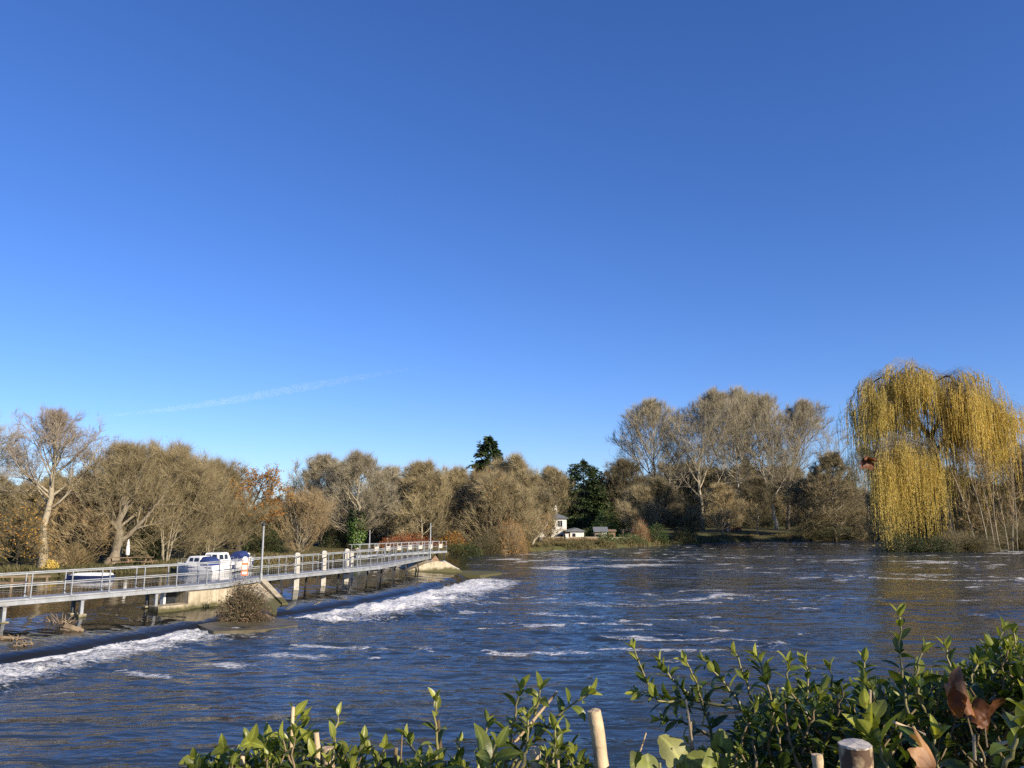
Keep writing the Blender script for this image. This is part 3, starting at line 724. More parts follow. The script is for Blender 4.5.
for k, (px, y, top, hw, lab, lt, lf) in enumerate([
        (660, 146, 480, 17, 'low olive tree under the left side of the poplars', (0, .6), 'leaf_green'), (722, 152, 486, 20, 'small tree with yellowing leaves between the two palest poplar trunks', (.5, 1), 'leaf_autumn'),
        (757, 162, 480, 20, 'low twiggy tree between the straight poplar and the leaning poplar', (.1, .7), 'leaf_olive'), (806, 160, 482, 24, 'low olive tree between the rightmost poplar and the alder', (.2, .9), 'leaf_olive'),
        (684, 146, 508, 15, 'low bushy tree in front of the biggest poplar trunk', (.3, 1), 'leaf_olive'), (640, 145, 490, 20, 'dark green bushy tree behind the pergola', (0, .4), 'leaf_green')]):
    plant_tree('understory_tree', lab, px, y, top, hw, ('bark_pale', 'twig_olive' if k % 2 else 'twig_dark'), lf, UG, seed=50 + k, cb=.15, prof='round', limbs=18, kids=(8, 6), twigs=9, twr=.016, twl=1.3, lump=.3, leaf=1500, lsize=.2, ltint=lt)
# ---- right bank behind the willow
RG = 'trees behind the willow'
for k, (px, y, top, hw, lab) in enumerate([(1008, 124, 452, 24, 'dark forked tree at the right edge of the photo'), (945, 130, 470, 30, 'brown twiggy tree hidden behind the willow curtain'),
                                           (1060, 120, 440, 40, 'bare tree standing just beyond the right edge')]):
    plant_tree('bare_tree', lab, px, y, top, hw, ('bark_dark', 'twig_olive'), 'leaf_autumn', RG, seed=60 + k, cb=.15, prof='vase', stems=3, spread=.3, limbs=18, kids=(8, 6), twigs=8, twr=.016, twl=1.1, leaf=1200, lsize=.18, ltint=(.3, 1))
# slender pale stems in front of the willow
b = Pd(985, 548.5, 112); t = thing('slender_tree', 'clump of slender pale leaning trunks before the right side of the willow', 'tree', (b[0], b[1], .3))
tm, cm = MB(), MB(); rg = np.random.default_rng(5)
for (x0, y0, x1, y1, x2, y2, r) in [(977, 549, 965, 500, 940, 438, .17), (988, 549, 976, 510, 955, 452, .17), (995, 548, 986, 500, 975, 455, .12), (1000, 547, 992, 505, 990, 462, .12), (1008, 547, 1000, 500, 985, 450, .10), (1012, 546, 1016, 500, 1022, 445, .12), (1017, 546, 1012, 505, 1004, 458, .10)]:
    A, B, C = Pd(x0, y0, 112) - b, Pd(x1, y1, 112) - b, Pd(x2, y2, 112) - b
    A[2] = -.6; dy = rg.uniform(-1, 1); B[1] += dy; C[1] += dy * 2
    P = np.array([(1 - u) ** 2 * A + 2 * u * (1 - u) * (2 * B - (A + C) / 2) + u * u * C for u in np.linspace(0, 1, 9)])
    tm.tube(P + np.cumsum(rg.normal(0, .05, (9, 3)), 0) * [1, 1, 0], np.linspace(r * .72, .025, 9), 6)
    for k in range(20):
        u = rg.uniform(.25, 1); i = int(u * 7.9); p = P[i]; d = unit(unit(P[i + 1] - P[i]) + rg.normal(0, .5, 3)); L = rg.uniform(1.5, 4)
        Q = [p + d * L * s + np.array([0, 0, .1 * s * s]) + rg.normal(0, .06, 3) * s for s in np.linspace(0, 1, 5)]
        cm.tube(Q, np.linspace(.04, .012, 5), 3, cap=False)
        Q = np.array(Q); m = 30; ii = rg.integers(1, 5, m); bb = Q[ii]; dd = unit(d + rg.normal(0, .6, (m, 3)) + [0, 0, .2]); cm.cones(bb, bb + dd * rg.uniform(.5, 1.4, (m, 1)), .013)
tm.build('trunk', M['bark_pale'], t, smooth=True); cm.build('crown', M['twig_tan'], t)

# ---- conifers
def conifer(name, label, px, y, top, hw, seed, blunt=.12, n=5200, group=None):
    b = Pd(px, 515, y); gz = float(ground_z(b[0], b[1])); H = Pd(px, top, y)[2] - gz; Rr = hw * y / F
    rg = np.random.default_rng(seed)
    t = thing(name, label, 'tree', (b[0], b[1], gz), 0, group)
    tm = MB(); tm.tube([(0, 0, -.5), (.1, 0, H * .5), (0, 0, H * .97)], [H * .018, H * .011, .03], 7); tm.build('trunk', M['bark_dark'], t)
    mb = MB(); C, D, Wd, T = [], [], [], []
    nb = 240
    for k in range(nb):
        hf = .06 + .94 * (k + rg.uniform(0, 1)) / nb
        rad = Rr * ((1 - hf) ** .75 + blunt * (hf < .96)) * rg.uniform(.62, 1.12); az = rg.uniform(0, 6.28)
        m = int(n / nb * (.45 + 1.1 * (1 - hf)))
        u = rg.uniform(.12, 1, m) ** .6
        out = np.array([math.cos(az), math.sin(az)]); side = np.array([-out[1], out[0]])
        wv = rg.normal(0, 1, m) * .17 * rad * u
        c = np.c_[u[:, None] * rad * out + wv[:, None] * side, hf * H - .10 * rad * u ** 2 * 2 + rg.normal(0, .16, m) + .08 * rad * u ** 4]
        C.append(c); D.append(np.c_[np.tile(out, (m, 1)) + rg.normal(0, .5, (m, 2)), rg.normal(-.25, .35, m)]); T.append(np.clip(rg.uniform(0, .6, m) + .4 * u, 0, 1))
    C = np.concatenate(C); D = np.concatenate(D); T = np.concatenate(T)
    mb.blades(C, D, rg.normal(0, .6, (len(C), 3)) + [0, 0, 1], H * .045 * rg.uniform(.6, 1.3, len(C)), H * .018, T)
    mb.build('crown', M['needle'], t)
    return t
conifer('conifer_tree', 'tall dark pointed conifer poking above the brown trees', 488, 140, 437, 34, 1, .10, 15000)
conifer('evergreen_tree', 'big dark evergreen beside the white house', 584, 160, 461, 27, 2, .42, 15000)
conifer('evergreen_tree', 'lower dark evergreen right of the big evergreen', 608, 164, 472, 22, 4, .45, 11000)
conifer('evergreen_tree', 'dark shrubby yew between the straight and the leaning poplar trunks', 756, 192, 500, 14, 6, .4, 3500)

# ---- weeping willow
b = Pd(912, 549, 117); gz = .55
wt = thing('weeping_willow', 'huge golden weeping willow trailing its curtain of strands to the water', 'tree', (b[0], b[1], gz))
rg = np.random.default_rng(77)
tm, sm, lm = MB(), MB(), MB()
def wl(px, py, dy=0): return Pd(px, py, 117 + dy) - np.array([b[0], b[1] , gz]) + np.array([0, 0, 0])
def curve(P, n=14):
    P = np.array(P); m = len(P); tt = np.linspace(0, m - 1, n); out = []
    for x in tt:
        i = min(int(x), m - 2); f = x - i
        p0, p1, p2, p3 = P[max(i - 1, 0)], P[i], P[i + 1], P[min(i + 2, m - 1)]
        out.append(.5 * (2 * p1 + (p2 - p0) * f + (2 * p0 - 5 * p1 + 4 * p2 - p3) * f * f + (3 * p1 - p0 - 3 * p2 + p3) * f ** 3))
    return np.array(out)
trunk = curve([wl(952, 552), wl(946, 520, .5), wl(940, 485, .5), wl(934, 455, 0), wl(930, 435, 0)])
trunk[0][2] = -1
tm.tube(trunk, np.linspace(1.05, .55, len(trunk)), 9)
# limbs: (pixels and depth offsets, base radius)
LIMBS = [([(930, 437, 0), (918, 422, -1), (905, 405, -2), (896, 388, -2), (893, 374, -2)], .42), ([(930, 437, 0), (940, 418, 1), (942, 400, 2), (935, 382, 2), (925, 370, 2)], .38),
         ([(905, 405, -2), (888, 402, -4), (870, 404, -5), (858, 412, -5)], .22), ([(905, 410, -2), (885, 415, 2), (868, 412, 4), (856, 420, 4)], .2), ([(918, 422, -1), (910, 390, 3), (905, 374, 5)], .22),
         ([(934, 455, 0), (955, 425, -1), (965, 408, -2), (973, 398, -2), (981, 394, -3)], .40), ([(955, 425, -1), (968, 400, 2), (968, 389, 3), (975, 386, 4)], .26), ([(970, 408, -2), (982, 402, -3), (991, 408, -3), (995, 420, -3)], .22),
         ([(975, 400, 0), (986, 397, 3), (993, 404, 4), (999, 417, 4)], .2), ([(938, 470, 0), (922, 455, -5), (905, 446, -7), (888, 446, -8), (874, 453, -8)], .3), ([(936, 462, 0), (920, 448, -3), (900, 440, -5), (882, 442, -6)], .25),
         ([(940, 480, 0), (938, 456, -4), (925, 444, -7), (910, 440, -8)], .24), ([(942, 418, 1), (955, 392, -2), (958, 384, -4), (962, 392, -6)], .2), ([(896, 388, -2), (880, 384, -5), (868, 388, -6), (860, 398, -6)], .2), ([(893, 378, -2), (880, 378, 1), (868, 388, 3)], .16),
         ([(925, 372, 2), (915, 367, -2), (910, 372, -5)], .16), ([(935, 382, 2), (948, 376, 0), (955, 384, -2)], .16)]
LC = []
for P, r in LIMBS:
    c = curve([wl(*q) for q in P]); LC.append(c); tm.tube(c, np.linspace(r, .07, len(c)), 6)
def strands(anchor, out, L, n_seg=12, wig=.10, twr=.012, leafn=26, tint=(.3, 1), reach=1.0, lw=.045, ll=.34, group=None):
    """hanging strands: each leaves its anchor outwards, arches over and falls"""
    n = len(anchor)
    u = np.linspace(0, 1, n_seg)[None, :, None]
    Lc = np.asarray(L)[:, None, None]; o = out[:, None, :] * reach
    w1 = rg.normal(0, wig, (n, 1, 2)) * u * Lc * .25
    ph_ = rg.uniform(0, 6.28, (n, 1)); sw = np.stack([np.sin(u[..., 0] * 7 + ph_), np.cos(u[..., 0] * 6 + ph_)], -1) * wig
    P = np.zeros((n, n_seg, 3))
    arch = np.minimum(u * 3.2, 1)
    P[..., :2] = anchor[:, None, :2] + (o * (1 - (1 - arch) ** 2))[..., :2] + w1 + sw
    rise = (np.linalg.norm(out, axis=1) * .36)[:, None, None]
    P[..., 2:] = anchor[:, None, 2:] + rise * np.sin(np.minimum(u * 5, 1) * math.pi) * .6 - Lc * np.maximum(u - .06, 0) / .94
    P[..., 2] = np.maximum(P[..., 2], .12 - gz + rg.uniform(-.3, 1.2, (n, 1)))
    A, B = P[:, :-1].reshape(-1, 3), P[:, 1:].reshape(-1, 3)
    sm.cones(A, B + (B - A) * .15, twr)
    m = n * leafn
    k = rg.integers(0, n, m); x = rg.uniform(.12, .999, m) ** .85 * (n_seg - 1); i = x.astype(int); f = (x - i)[:, None]
    c = P[k, i] * (1 - f) + P[k, i + 1] * f; d = unit(P[k, i + 1] - P[k, i]) + rg.normal(0, .17, (m, 3)) + [0, 0, -.4]
    st = (np.repeat(rg.uniform(0, .5, len(group)), group) + rg.uniform(0, .08, n))[k]
    tn = tint[0] + (tint[1] - tint[0]) * np.clip(st + rg.uniform(0, .4, m) + .25 * vnoise(c[:, 0] * .6, c[:, 2] * .25, 8), 0, 1)
    lm.blades(c, d, rg.normal(0, 1, (m, 3)), ll * rg.uniform(.6, 1.2, m), lw * rg.uniform(.7, 1.3, m), tn)
def from_limbs(ids, n, Lr, reach, lo=.3, **kw):
    A, O, LL = [], [], []
    for _ in range(n // 13):
        c = LC[ids[rg.integers(len(ids))]]; x = rg.uniform(lo, 1) * (len(c) - 1.001); i = int(x); p = c[i] + (c[i + 1] - c[i]) * (x - i)
        a = rg.uniform(0, 6.28); rr = reach * rg.uniform(.15, 1) ** .7
        d = np.array([math.cos(a) * rr, math.sin(a) * rr, 0]) + np.r_[unit(c[-1] - c[0])[:2] * rr * .5, 0]
        m = int(rg.uniform(6, 20)); sp_ = rg.uniform(.35, 1.2); l0 = rg.uniform(*Lr) * rg.uniform(.45, 1)
        A.append(p + rg.normal(0, .3, (m, 3)) + [0, 0, rg.uniform(-2.2, .7)]); O.append(d + rg.normal(0, .28, (m, 3)) * sp_ * reach * [.5, .5, 0]); LL.append(l0 * rg.uniform(.35, 1.25, m))
    strands(np.concatenate(A), np.concatenate(O), np.concatenate(LL), group=[len(a) for a in A], **kw)
PXM = 117 / F
from_limbs([0, 1, 4, 15, 16], 2100, (2.5, 9.5), 3.4, tint=(.2, .95), leafn=95)
from_limbs([0, 1, 5], 700, (6, 13.5), 2.6, lo=.0, tint=(.15, .8), leafn=60)                    # crown of the left dome
from_limbs([2, 3, 13, 14], 850, (3.0, 9.0), 2.4, tint=(.15, .75), leafn=60)                         # left rim, hanging over the gap; low tint paints in its shaded side
from_limbs([5, 6, 7, 8, 12], 1700, (4.5, 14.0), 3.8, tint=(.35, 1), leafn=92)
from_limbs([5, 6, 8, 1], 520, (7, 13.5), 3.0, lo=.1, tint=(.2, .9), leafn=70)                      # right dome
from_limbs([0, 2, 3, 13], 420, (7, 14), 2.2, lo=.1, tint=(.15, .8), leafn=60)  # more of the left side, shade again put into the low tint
from_limbs([7, 8], 300, (8, 15), 2.0, tint=(.4, 1))
from_limbs([9, 10, 11], 1250, (8.0, 16.5), 2.6, lo=.45, tint=(.2, 1), leafn=60)           # the lower curtain
from_limbs([9, 10], 330, (12.0, 17.5), 2.6, lo=.6, tint=(.4, 1), leafn=70)
tm.build('trunk', M['bark_dark'], wt, smooth=True)
sm.build('strands', M['twig_olive'], wt)
lm.build('leaves', M['leaf_willow'], wt)

# ---- shrubs: leafy or twiggy mounds
def shrub(name, label, px, y, wpx, hpx, leafm, twm='twig_dark', seed=1, n=1500, lsize=.16, ltint=(0, 1), cat='shrub', group=None, depth=.8, twn=500, gz=None, z=None):
    b = Pd(px, 515, y); g = float(ground_z(b[0], b[1])) if gz is None else gz; g = max(g, .0)
    rg = np.random.default_rng(seed); w_, h_ = wpx * y / F / 2, hpx * y / F
    t = thing(name, label, cat, (b[0], b[1], g - .05), 0, group)
    def pts(n, k):
        a = rg.uniform(0, 6.28, n); el = np.arcsin(rg.uniform(-.1, 1, n)); r = rg.uniform(k, 1, n) ** .5
        lump = .72 + .55 * fbm(a * 1.3 + seed, el * 2.5, 3, seed)
        return np.stack([np.cos(a) * np.cos(el) * w_ * r * lump, np.sin(a) * np.cos(el) * w_ * depth * r * lump, np.sin(el) * h_ * r * lump * 1.1], -1)
    tw = MB(); tip = pts(twn, .1); base = np.c_[tip[:, :2] * rg.uniform(.0, .5, (twn, 1)), np.zeros(twn)]
    mid = base * .4 + tip * .6 + rg.normal(0, .08, (twn, 3)) * [1, 1, .4]
    tw.cones(base, mid, .018); tw.cones(base * .5 + mid * .5, tip, .012); tt = pts(twn * 2, .3); tw.cones(tt * .75, tt * 1.05 + rg.normal(0, .12, (twn * 2, 3)), .010)
    tw.build('stems', M[twm], t)
    if n:
        lv = MB(); c = pts(n, .25); lv.blades(c, rg.normal(0, .6, (n, 3)) + unit(c) * .6, rg.normal(0, .5, (n, 3)) + unit(c), lsize * rg.uniform(.6, 1.3, n), lsize * .65,
                                          np.clip(ltint[0] + (ltint[1] - ltint[0]) * (.6 * fbm(c[:, 0] * 1.5, c[:, 2] * 1.5 + c[:, 1], 2, seed) + rg.uniform(0, .5, n)), 0, 1))
        lv.build('leaves', M[leafm], t)
    return t
SH = [('shrub', 'brown withered shrub on the weir abutment by the concrete wall', 249, 37.2, 56, 36, 'leaf_withered', 'twig_dark', 2000, .10, (0, 1), .14, 900),
      ('shrub', 'yellow leaved shrub at the foot of the tall pale trunk', 56, 58, 16, 10, 'leaf_willow', 'twig_tan', 900, .14, (.5, 1), None, 300),
      ('shrub', 'dark laurel hedge shrub at the left edge behind the yellow tree', -5, 66, 70, 50, 'leaf_green', 'twig_dark', 3000, .2, (0, .8), None, 500),
      ('shrub', 'brown bramble mound between the tall pale trunk and the pollard', 78, 61, 42, 24, 'leaf_olive', 'twig_tan', 1600, .13, (0, .5), None, 1100),
      ('shrub', 'dark evergreen bush behind the closed parasol', 145, 72, 40, 30, 'leaf_green', 'twig_dark', 2400, .2, (0, .5), None, 400),
      ('shrub', 'dark green bush behind the blue topped boat', 265, 84, 40, 36, 'leaf_green', 'twig_dark', 2600, .2, (0, .8), None, 400),
      ('shrub', 'dark hollow bush right of the tan osier', 336, 94, 30, 26, 'leaf_green', 'twig_dark', 2000, .2, (0, .35), None, 500),
      ('shrub', 'green bush among the trunks behind the far walkway', 408, 112, 40, 24, 'leaf_green', 'twig_dark', 2200, .2, (.1, 1), None, 300),
      ('beech_hedge', 'low clipped russet beech hedge behind the far walkway', 408, 96, 66, 14, 'leaf_russet', 'twig_red', 4200, .16, (.1, .9), None, 400),
      ('shrub', 'bright orange shrub at the end of the russet hedge', 453, 99, 30, 17, 'leaf_autumn', 'twig_dark', 2000, .16, (.2, .9), None, 300),
      ('shrub', 'dark green bramble bank at the water edge beyond the weir', 462, 96, 46, 13, 'leaf_green', 'twig_dark', 2600, .18, (0, .8), None, 400),
      ('shrub', 'golden orange shrub under the broad brown tree', 512, 101, 40, 36, 'leaf_autumn', 'twig_tan', 1300, .17, (.2, .9), None, 1300),
      ('shrub', 'dark brown thicket at the water edge under the broad brown tree', 487, 100.5, 40, 24, 'leaf_olive', 'twig_dark', 1800, .18, (0, .5), None, 900),
      ('shrub', 'yellow green rounded bush behind the garden shed', 605, 146, 30, 26, 'leaf_ivy', 'twig_olive', 2400, .3, (.2, .9), None, 300),
      ('shrub', 'small green bush between the white annex and the shed', 587, 135, 12, 10, 'leaf_green', 'twig_dark', 900, .2, (.3, 1), None, 150),
      ('shrub', 'round green bush at the water edge before the shed', 605, 123, 20, 11, 'leaf_ivy', 'twig_dark', 1200, .2, (0, .7), None, 200),
      ('shrub', 'tawny twiggy shrub right of the pergola', 640, 130, 22, 22, 'leaf_russet', 'twig_tan', 900, .18, (.2, .7), None, 900),
      ('shrub', 'green bank shrub right of the tawny shrub', 655, 131, 26, 16, 'leaf_ivy', 'twig_dark', 1500, .22, (0, .7), None, 250),
      ('shrub', 'dark overhanging bush at the water edge left of the pale poplar', 683, 136, 30, 14, 'leaf_green', 'twig_dark', 1800, .22, (0, .4), None, 300),
      ('shrub', 'dark bushes behind the trunk of the leaning poplar', 762, 190, 46, 26, 'leaf_green', 'twig_dark', 2600, .25, (0, .5), None, 400),
      ('shrub', 'dark scrub at the water edge under the alder', 815, 155, 60, 14, 'leaf_green', 'twig_dark', 2200, .22, (0, .5), None, 800),
      ('shrub', 'dark scrub filling the bank between the alder and the willow', 868, 157, 50, 24, 'leaf_green', 'twig_dark', 2600, .22, (0, .5), None, 900),
      ('shrub', 'dark green growth under the willow curtain at the water', 905, 108, 52, 15, 'leaf_green', 'twig_dark', 2200, .2, (0, .7), .25, 500),
      ('shrub', 'brown tangle of brush under the right side of the willow', 962, 108.5, 74, 20, 'leaf_olive', 'twig_dark', 1800, .18, (0, .7), .25, 1600),
      ('shrub', 'low olive scrub in the middle of the bank below the garden wall', 560, 122.5, 40, 6, 'leaf_olive', 'twig_olive', 1500, .2, (.1, .8), None, 600),
      ('shrub', 'brown reedy scrub at the water edge below the white annex', 585, 122.5, 30, 6, 'leaf_olive', 'twig_tan', 1100, .2, (.2, 1), None, 600),
      ('shrub', 'greenish scrub at the water edge below the pergola', 628, 126, 34, 8, 'leaf_ivy', 'twig_olive', 1300, .2, (.0, .6), None, 400),
      ('shrub', 'dark brambles under the left part of the willow curtain', 932, 107.5, 44, 13, 'leaf_green', 'twig_dark', 1800, .2, (0, .6), .2, 700),
      ('shrub', 'brown undergrowth at the right edge behind the slender trunks', 1015, 116, 70, 30, 'leaf_olive', 'twig_dark', 2200, .2, (0, .6), .3, 1600)]
for k, (nm, lab, px, y, wp, hp, lf, tw, n, ls, lt, gz_, twn) in enumerate(SH):
    shrub(nm, lab, px, y, wp, hp, lf, tw, 100 + k, n, ls, lt, 'hedge' if 'hedge' in nm else 'shrub', None, .5, twn, gz_)

# ---- the wood behind: one mass of bare trees
def wood(name, label, spots, tw, seed):
    rg = np.random.default_rng(seed)
    base = []
    for k in range(3):
        tm_, cm_, lm_ = grow(seed + k, 10, 4.2, cb=.03, prof='dome', limbs=16, kids=(7, 5), twigs=8, twl=1.2, twr=.024, stems=3, spread=.3, leaf=2600, lsize=.24, ltint=(0, .9), fill=1500, fillr=.2)
        base.append((tm_.arrays(), cm_.arrays(), lm_.arrays(), lm_._att('tint')))
    a_, l_ = MB(), MB()
    for (x, y, H) in spots:
        T = base[rg.integers(3)]; an = rg.uniform(0, 6.28); s = H / 10
        Mx = np.array([[math.cos(an) * s, -math.sin(an) * s, 0], [math.sin(an) * s, math.cos(an) * s, 0], [0, 0, s]])
        g = float(ground_z(x, y))
        a_.join(T[0], Mx, (x, y, g)); a_.join(T[1], Mx, (x, y, g)); l_.join(T[2], Mx, (x, y, g), tint=np.clip(T[3] + rg.normal(0, .15), 0, 1))
    r = thing(name, label, 'wood'); r['kind'] = 'stuff'
    a_.build('branches', M[tw], r); l_.build('leaves', M['leaf_olive'], r)
rg = np.random.default_rng(9); sp = []
for px in np.arange(-190, 540, 13):
    for row in range(2):
        y = (80 if px < 130 else 92 if px < 280 else 118) + row * 12 + rg.uniform(-4, 4) + (6 if px > 400 else 0); top = np.interp(px, [-190, 0, 130, 250, 300, 540], [470, 488, 480, 512, 494, 490]) + rg.uniform(-6, 10) + 4 * (1 - row)
        P_ = Pd(px + rg.uniform(-5, 5), top, y); sp.append((P_[0], P_[1], P_[2] - 1.5))
wood('woodland', 'mass of bare brown trees behind the left and middle banks', sp, 'twig_olive', 200)
sp = []
for px in np.arange(535, 1230, 15):
    for row in range(2):
        y = 208 + row * 14 + rg.uniform(-4, 4); top = np.interp(px, [540, 620, 680, 800, 860, 1230], [496, 488, 470, 474, 490, 480]) + rg.uniform(-6, 12)
        P_ = Pd(px + rg.uniform(-5, 5), top, y); sp.append((P_[0], P_[1], P_[2] - 2.2))
for px in np.arange(600, 1230, 22):
    P_ = Pd(px + rg.uniform(-5, 5), 505 + rg.uniform(-6, 6), 200); sp.append((P_[0], P_[1], P_[2] - .8))
for px in np.arange(890, 1230, 20):
    P_ = Pd(px + rg.uniform(-5, 5), 488 + rg.uniform(-10, 10), 136); sp.append((P_[0], P_[1], P_[2] - .8))
wood('woodland', 'mass of dim trees behind the poplars and the willow', sp, 'twig_olive', 210)

# ---- grass along the banks
rg = np.random.default_rng(21); n = 120000
edge = np.array(LEFT_BANK + FAR_BANK); seg = np.linalg.norm(np.diff(edge, axis=0), axis=1); cs = np.r_[0, np.cumsum(seg)]
u = rg.uniform(0, cs[-1], n); i = np.clip(np.searchsorted(cs, u) - 1, 0, len(seg) - 1); f = ((u - cs[i]) / seg[i])[:, None]
p = edge[i] * (1 - f) + edge[i + 1] * f; d = unit(edge[i + 1] - edge[i]); nrm = np.c_[-d[:, 1], d[:, 0]]
off = rg.uniform(0, 1, n) ** 1.4 * 7 - .2
p = p - nrm * off[:, None] * np.sign((nrm * np.array([.1, -1])).sum(1))[:, None]
keep = fbm(p[:, 0] * .4, p[:, 1] * .4, 3, 77) > .42
p = p[keep]; n = len(p); z = ground_z(p[:, 0], p[:, 1]); k = z > -.05; p, z = p[k], z[k]; n = len(p)
mb = MB(); hgt = rg.uniform(.12, .5, n) * (.5 + fbm(p[:, 0] * .5, p[:, 1] * .5, 2, 5)) * np.where(p[:, 1] > 100, 1.0 + .7 * sstep(.4, .65, fbm(p[:, 0] * .2, p[:, 1] * .2, 3, 15)), 1)
mb.blades(np.c_[p, z - .03], np.c_[rg.normal(0, .35, (n, 2)), np.ones(n)], rg.normal(0, 1, (n, 3)) * [1, 1, .1], hgt, .09, np.clip(fbm(p[:, 0] * .15, p[:, 1] * .15, 3, 12) * 1.3 - .2 + rg.uniform(-.15, .15, n), 0, 1))
M['grass'] = leafmat('grass_blades', [(0, (.06, .065, .022)), (.5, (.125, .11, .045)), (1, (.21, .16, .08))], .7, .2)
tag(mb.build('grass', M['grass']), 'rough grass growing along the river banks', 'grass', kind='stuff')
# ------------------------------------------------------------------ footbridge over the weir
DZ = 1.6
near = [Pt(0, 600.5, DZ), Pt(220, 583, DZ), Pt(262, 577, DZ), Pt(380, 565.5, DZ), Pt(430, 556, DZ)]
near[0] = near[0] + (near[0] - near[1]) * .9
WB = .95
def offset(P, k):
    out = []
    for i in range(len(P)):
        d1 = unit(P[i] - P[i - 1]) if i else unit(P[1] - P[0]); d2 = unit(P[i + 1] - P[i]) if i < len(P) - 1 else d1
        n = unit(np.array([-(d1 + d2)[1], (d1 + d2)[0], 0])); out.append(P[i] + n * k)
    return out
far = offset(near, WB)
def along(P, s):
    P = np.array(P); seg = np.linalg.norm(np.diff(P, axis=0), axis=1); c = np.r_[0, np.cumsum(seg)]
    s = min(max(s, 0), c[-1] - 1e-6); i = int(np.searchsorted(c, s, 'right') - 1); f = (s - c[i]) / seg[i]
    return P[i] * (1 - f) + P[i + 1] * f, unit(P[i + 1] - P[i])
LEN = np.linalg.norm(np.diff(np.array(near), axis=0), axis=1).sum()
SEG1 = np.linalg.norm(near[1] - near[0]); SEG2 = SEG1 + np.linalg.norm(near[2] - near[1])
fb = thing('footbridge', 'long galvanised footbridge with railings running along the weir', 'footbridge')
up = np.array([0, 0, 1.])
mb = MB()
for i in range(len(near) - 1):
    a, b_, c, d = near[i], near[i + 1], far[i + 1], far[i]
    mb.prism([a, b_, c, d], DZ - .05, DZ)
mb.build('deck', M['galvanised'], fb)
def rails(P, prefix_far):
    beam, tr, mr, mesh_ = MB(), MB(), MB(), MB()
    for i in range(len(P) - 1):
        a, b_ = np.array(P[i]), np.array(P[i + 1])
        e = unit(b_ - a) * .004
        beam.bar(a + e - up * .145, b_ - e - up * .145, .05, .16); beam.bar(a + e - up * .058, b_ - e - up * .058, .12, .014); beam.bar(a + e - up * .232, b_ - e - up * .232, .12, .014)
        for q_ in np.arange(.6, np.linalg.norm(b_ - a) - .2, 1.62): beam.box(a + unit(b_ - a) * q_ - up * .145, (.03, .105, .156), [unit(b_ - a), np.cross(up, unit(b_ - a)), up])
        tr.bar(a + up * 1.0, b_ + up * 1.0, .042, .045); mr.bar(a + up * .52, b_ + up * .52, .036, .038)
        # welded mesh panel between the lower rails
        L = np.linalg.norm(b_ - a); d = unit(b_ - a)
        st = .16
        n = int(L / st)
        q = a[None] + d[None] * (np.arange(n)[:, None] * st)
        w_ = .0035 if i != 1 else .010
        mesh_.cones(q + up * .08, q + up * .56, w_)
        mesh_.bar(a + up * .3, b_ + up * .3, w_ * 1.5, w_ * 1.5)
    pre = 'far_' if prefix_far else ''
    beam.build('edge_beam', M['galvanised'], fb); tr.build('top_rail', M['galvanised'], fb); mr.build('middle_rail', M['galvanised'], fb); mesh_.build('mesh_panel', M['galvanised'], fb)
rails(near, False); rails(far, True)
pm = MB(); pm.box((0, 0, .5), (.042, .042, .98)); pm.box((0, 0, .015), (.13, .11, .025)); pmesh = pm.mesh('rail_post')
s = .4
while s < LEN:
    for P, L in ((near, LEN), (far, None)):
        q, d = along(P, s if L else s * (np.linalg.norm(np.diff(np.array(far), axis=0), axis=1).sum() / LEN) + .25)
        o = link('rail_post', pmesh, M['galvanised'], fb, q); o.rotation_euler = (0, 0, math.atan2(d[1], d[0]))
    s += 1.62 if s < SEG1 else 1.45
# legs: pairs of posts on concrete feet at the near end, splayed frames further on
def leg_pair(px, py_foot, foot=True):
    best = min(np.arange(0, LEN, .02), key=lambda s_: abs((lambda p: 512 + F * p[0] / (p[1] * math.cos(PITCH) + (p[2] - CAMZ) * math.sin(PITCH)) - px)(along(near, s_)[0])))
    q, d = along(near, best); n = np.array([-d[1], d[0], 0])
    for k, off in enumerate((.10, WB - .1)):
        p = q + n * off
        mb = MB(); mb.box((p[0], p[1], (DZ - .24 + .25) / 2 - .25), (.13, .13, DZ - .24 + .25 + .0), [d, n, up]); mb.box((p[0], p[1], DZ - .262), (.22, .22, .03), [d, n, up])
        mb.build('leg', M['galvanised'] if k == 0 else M['dark_and_shaded_steel'], fb)  # rear leg coloured dark to paint in the deck's shade
        if foot:
            mb = MB(); mb.prism([p + d * .16 + n * .16, p - d * .16 + n * .16, p - d * .16 - n * .16, p + d * .16 - n * .16], -.3, .74); mb.build('footing', M['pier_concrete'], fb)
    mb = MB(); mb.bar(q + n * .1 - up * .31, q + n * (WB - .1) - up * .31, .08, .1); mb.build('cross_beam', M['dark_and_shaded_steel'], fb)
    return q, d, n
LEGS = [leg_pair(-70, 640), leg_pair(6, 634), leg_pair(84, 628), leg_pair(158, 622)]
for s_ in np.arange(SEG2 + 1.6, LEN - 1.2, 3.1):
    q, d = along(near, s_); n = np.array([-d[1], d[0], 0])
    mb = MB()
    for k, off in enumerate((.08, WB - .08)):
        p = q + n * off - up * .24
        mb.bar(p, p - up * (DZ - .1) + n * (-.22 if k == 0 else .22) + d * 0, .10, .10)
    mb.bar(q + n * .0 - up * .30, q + n * WB - up * .30, .09, .12)
    mb.build('leg', M['dark_and_shaded_steel'], fb)
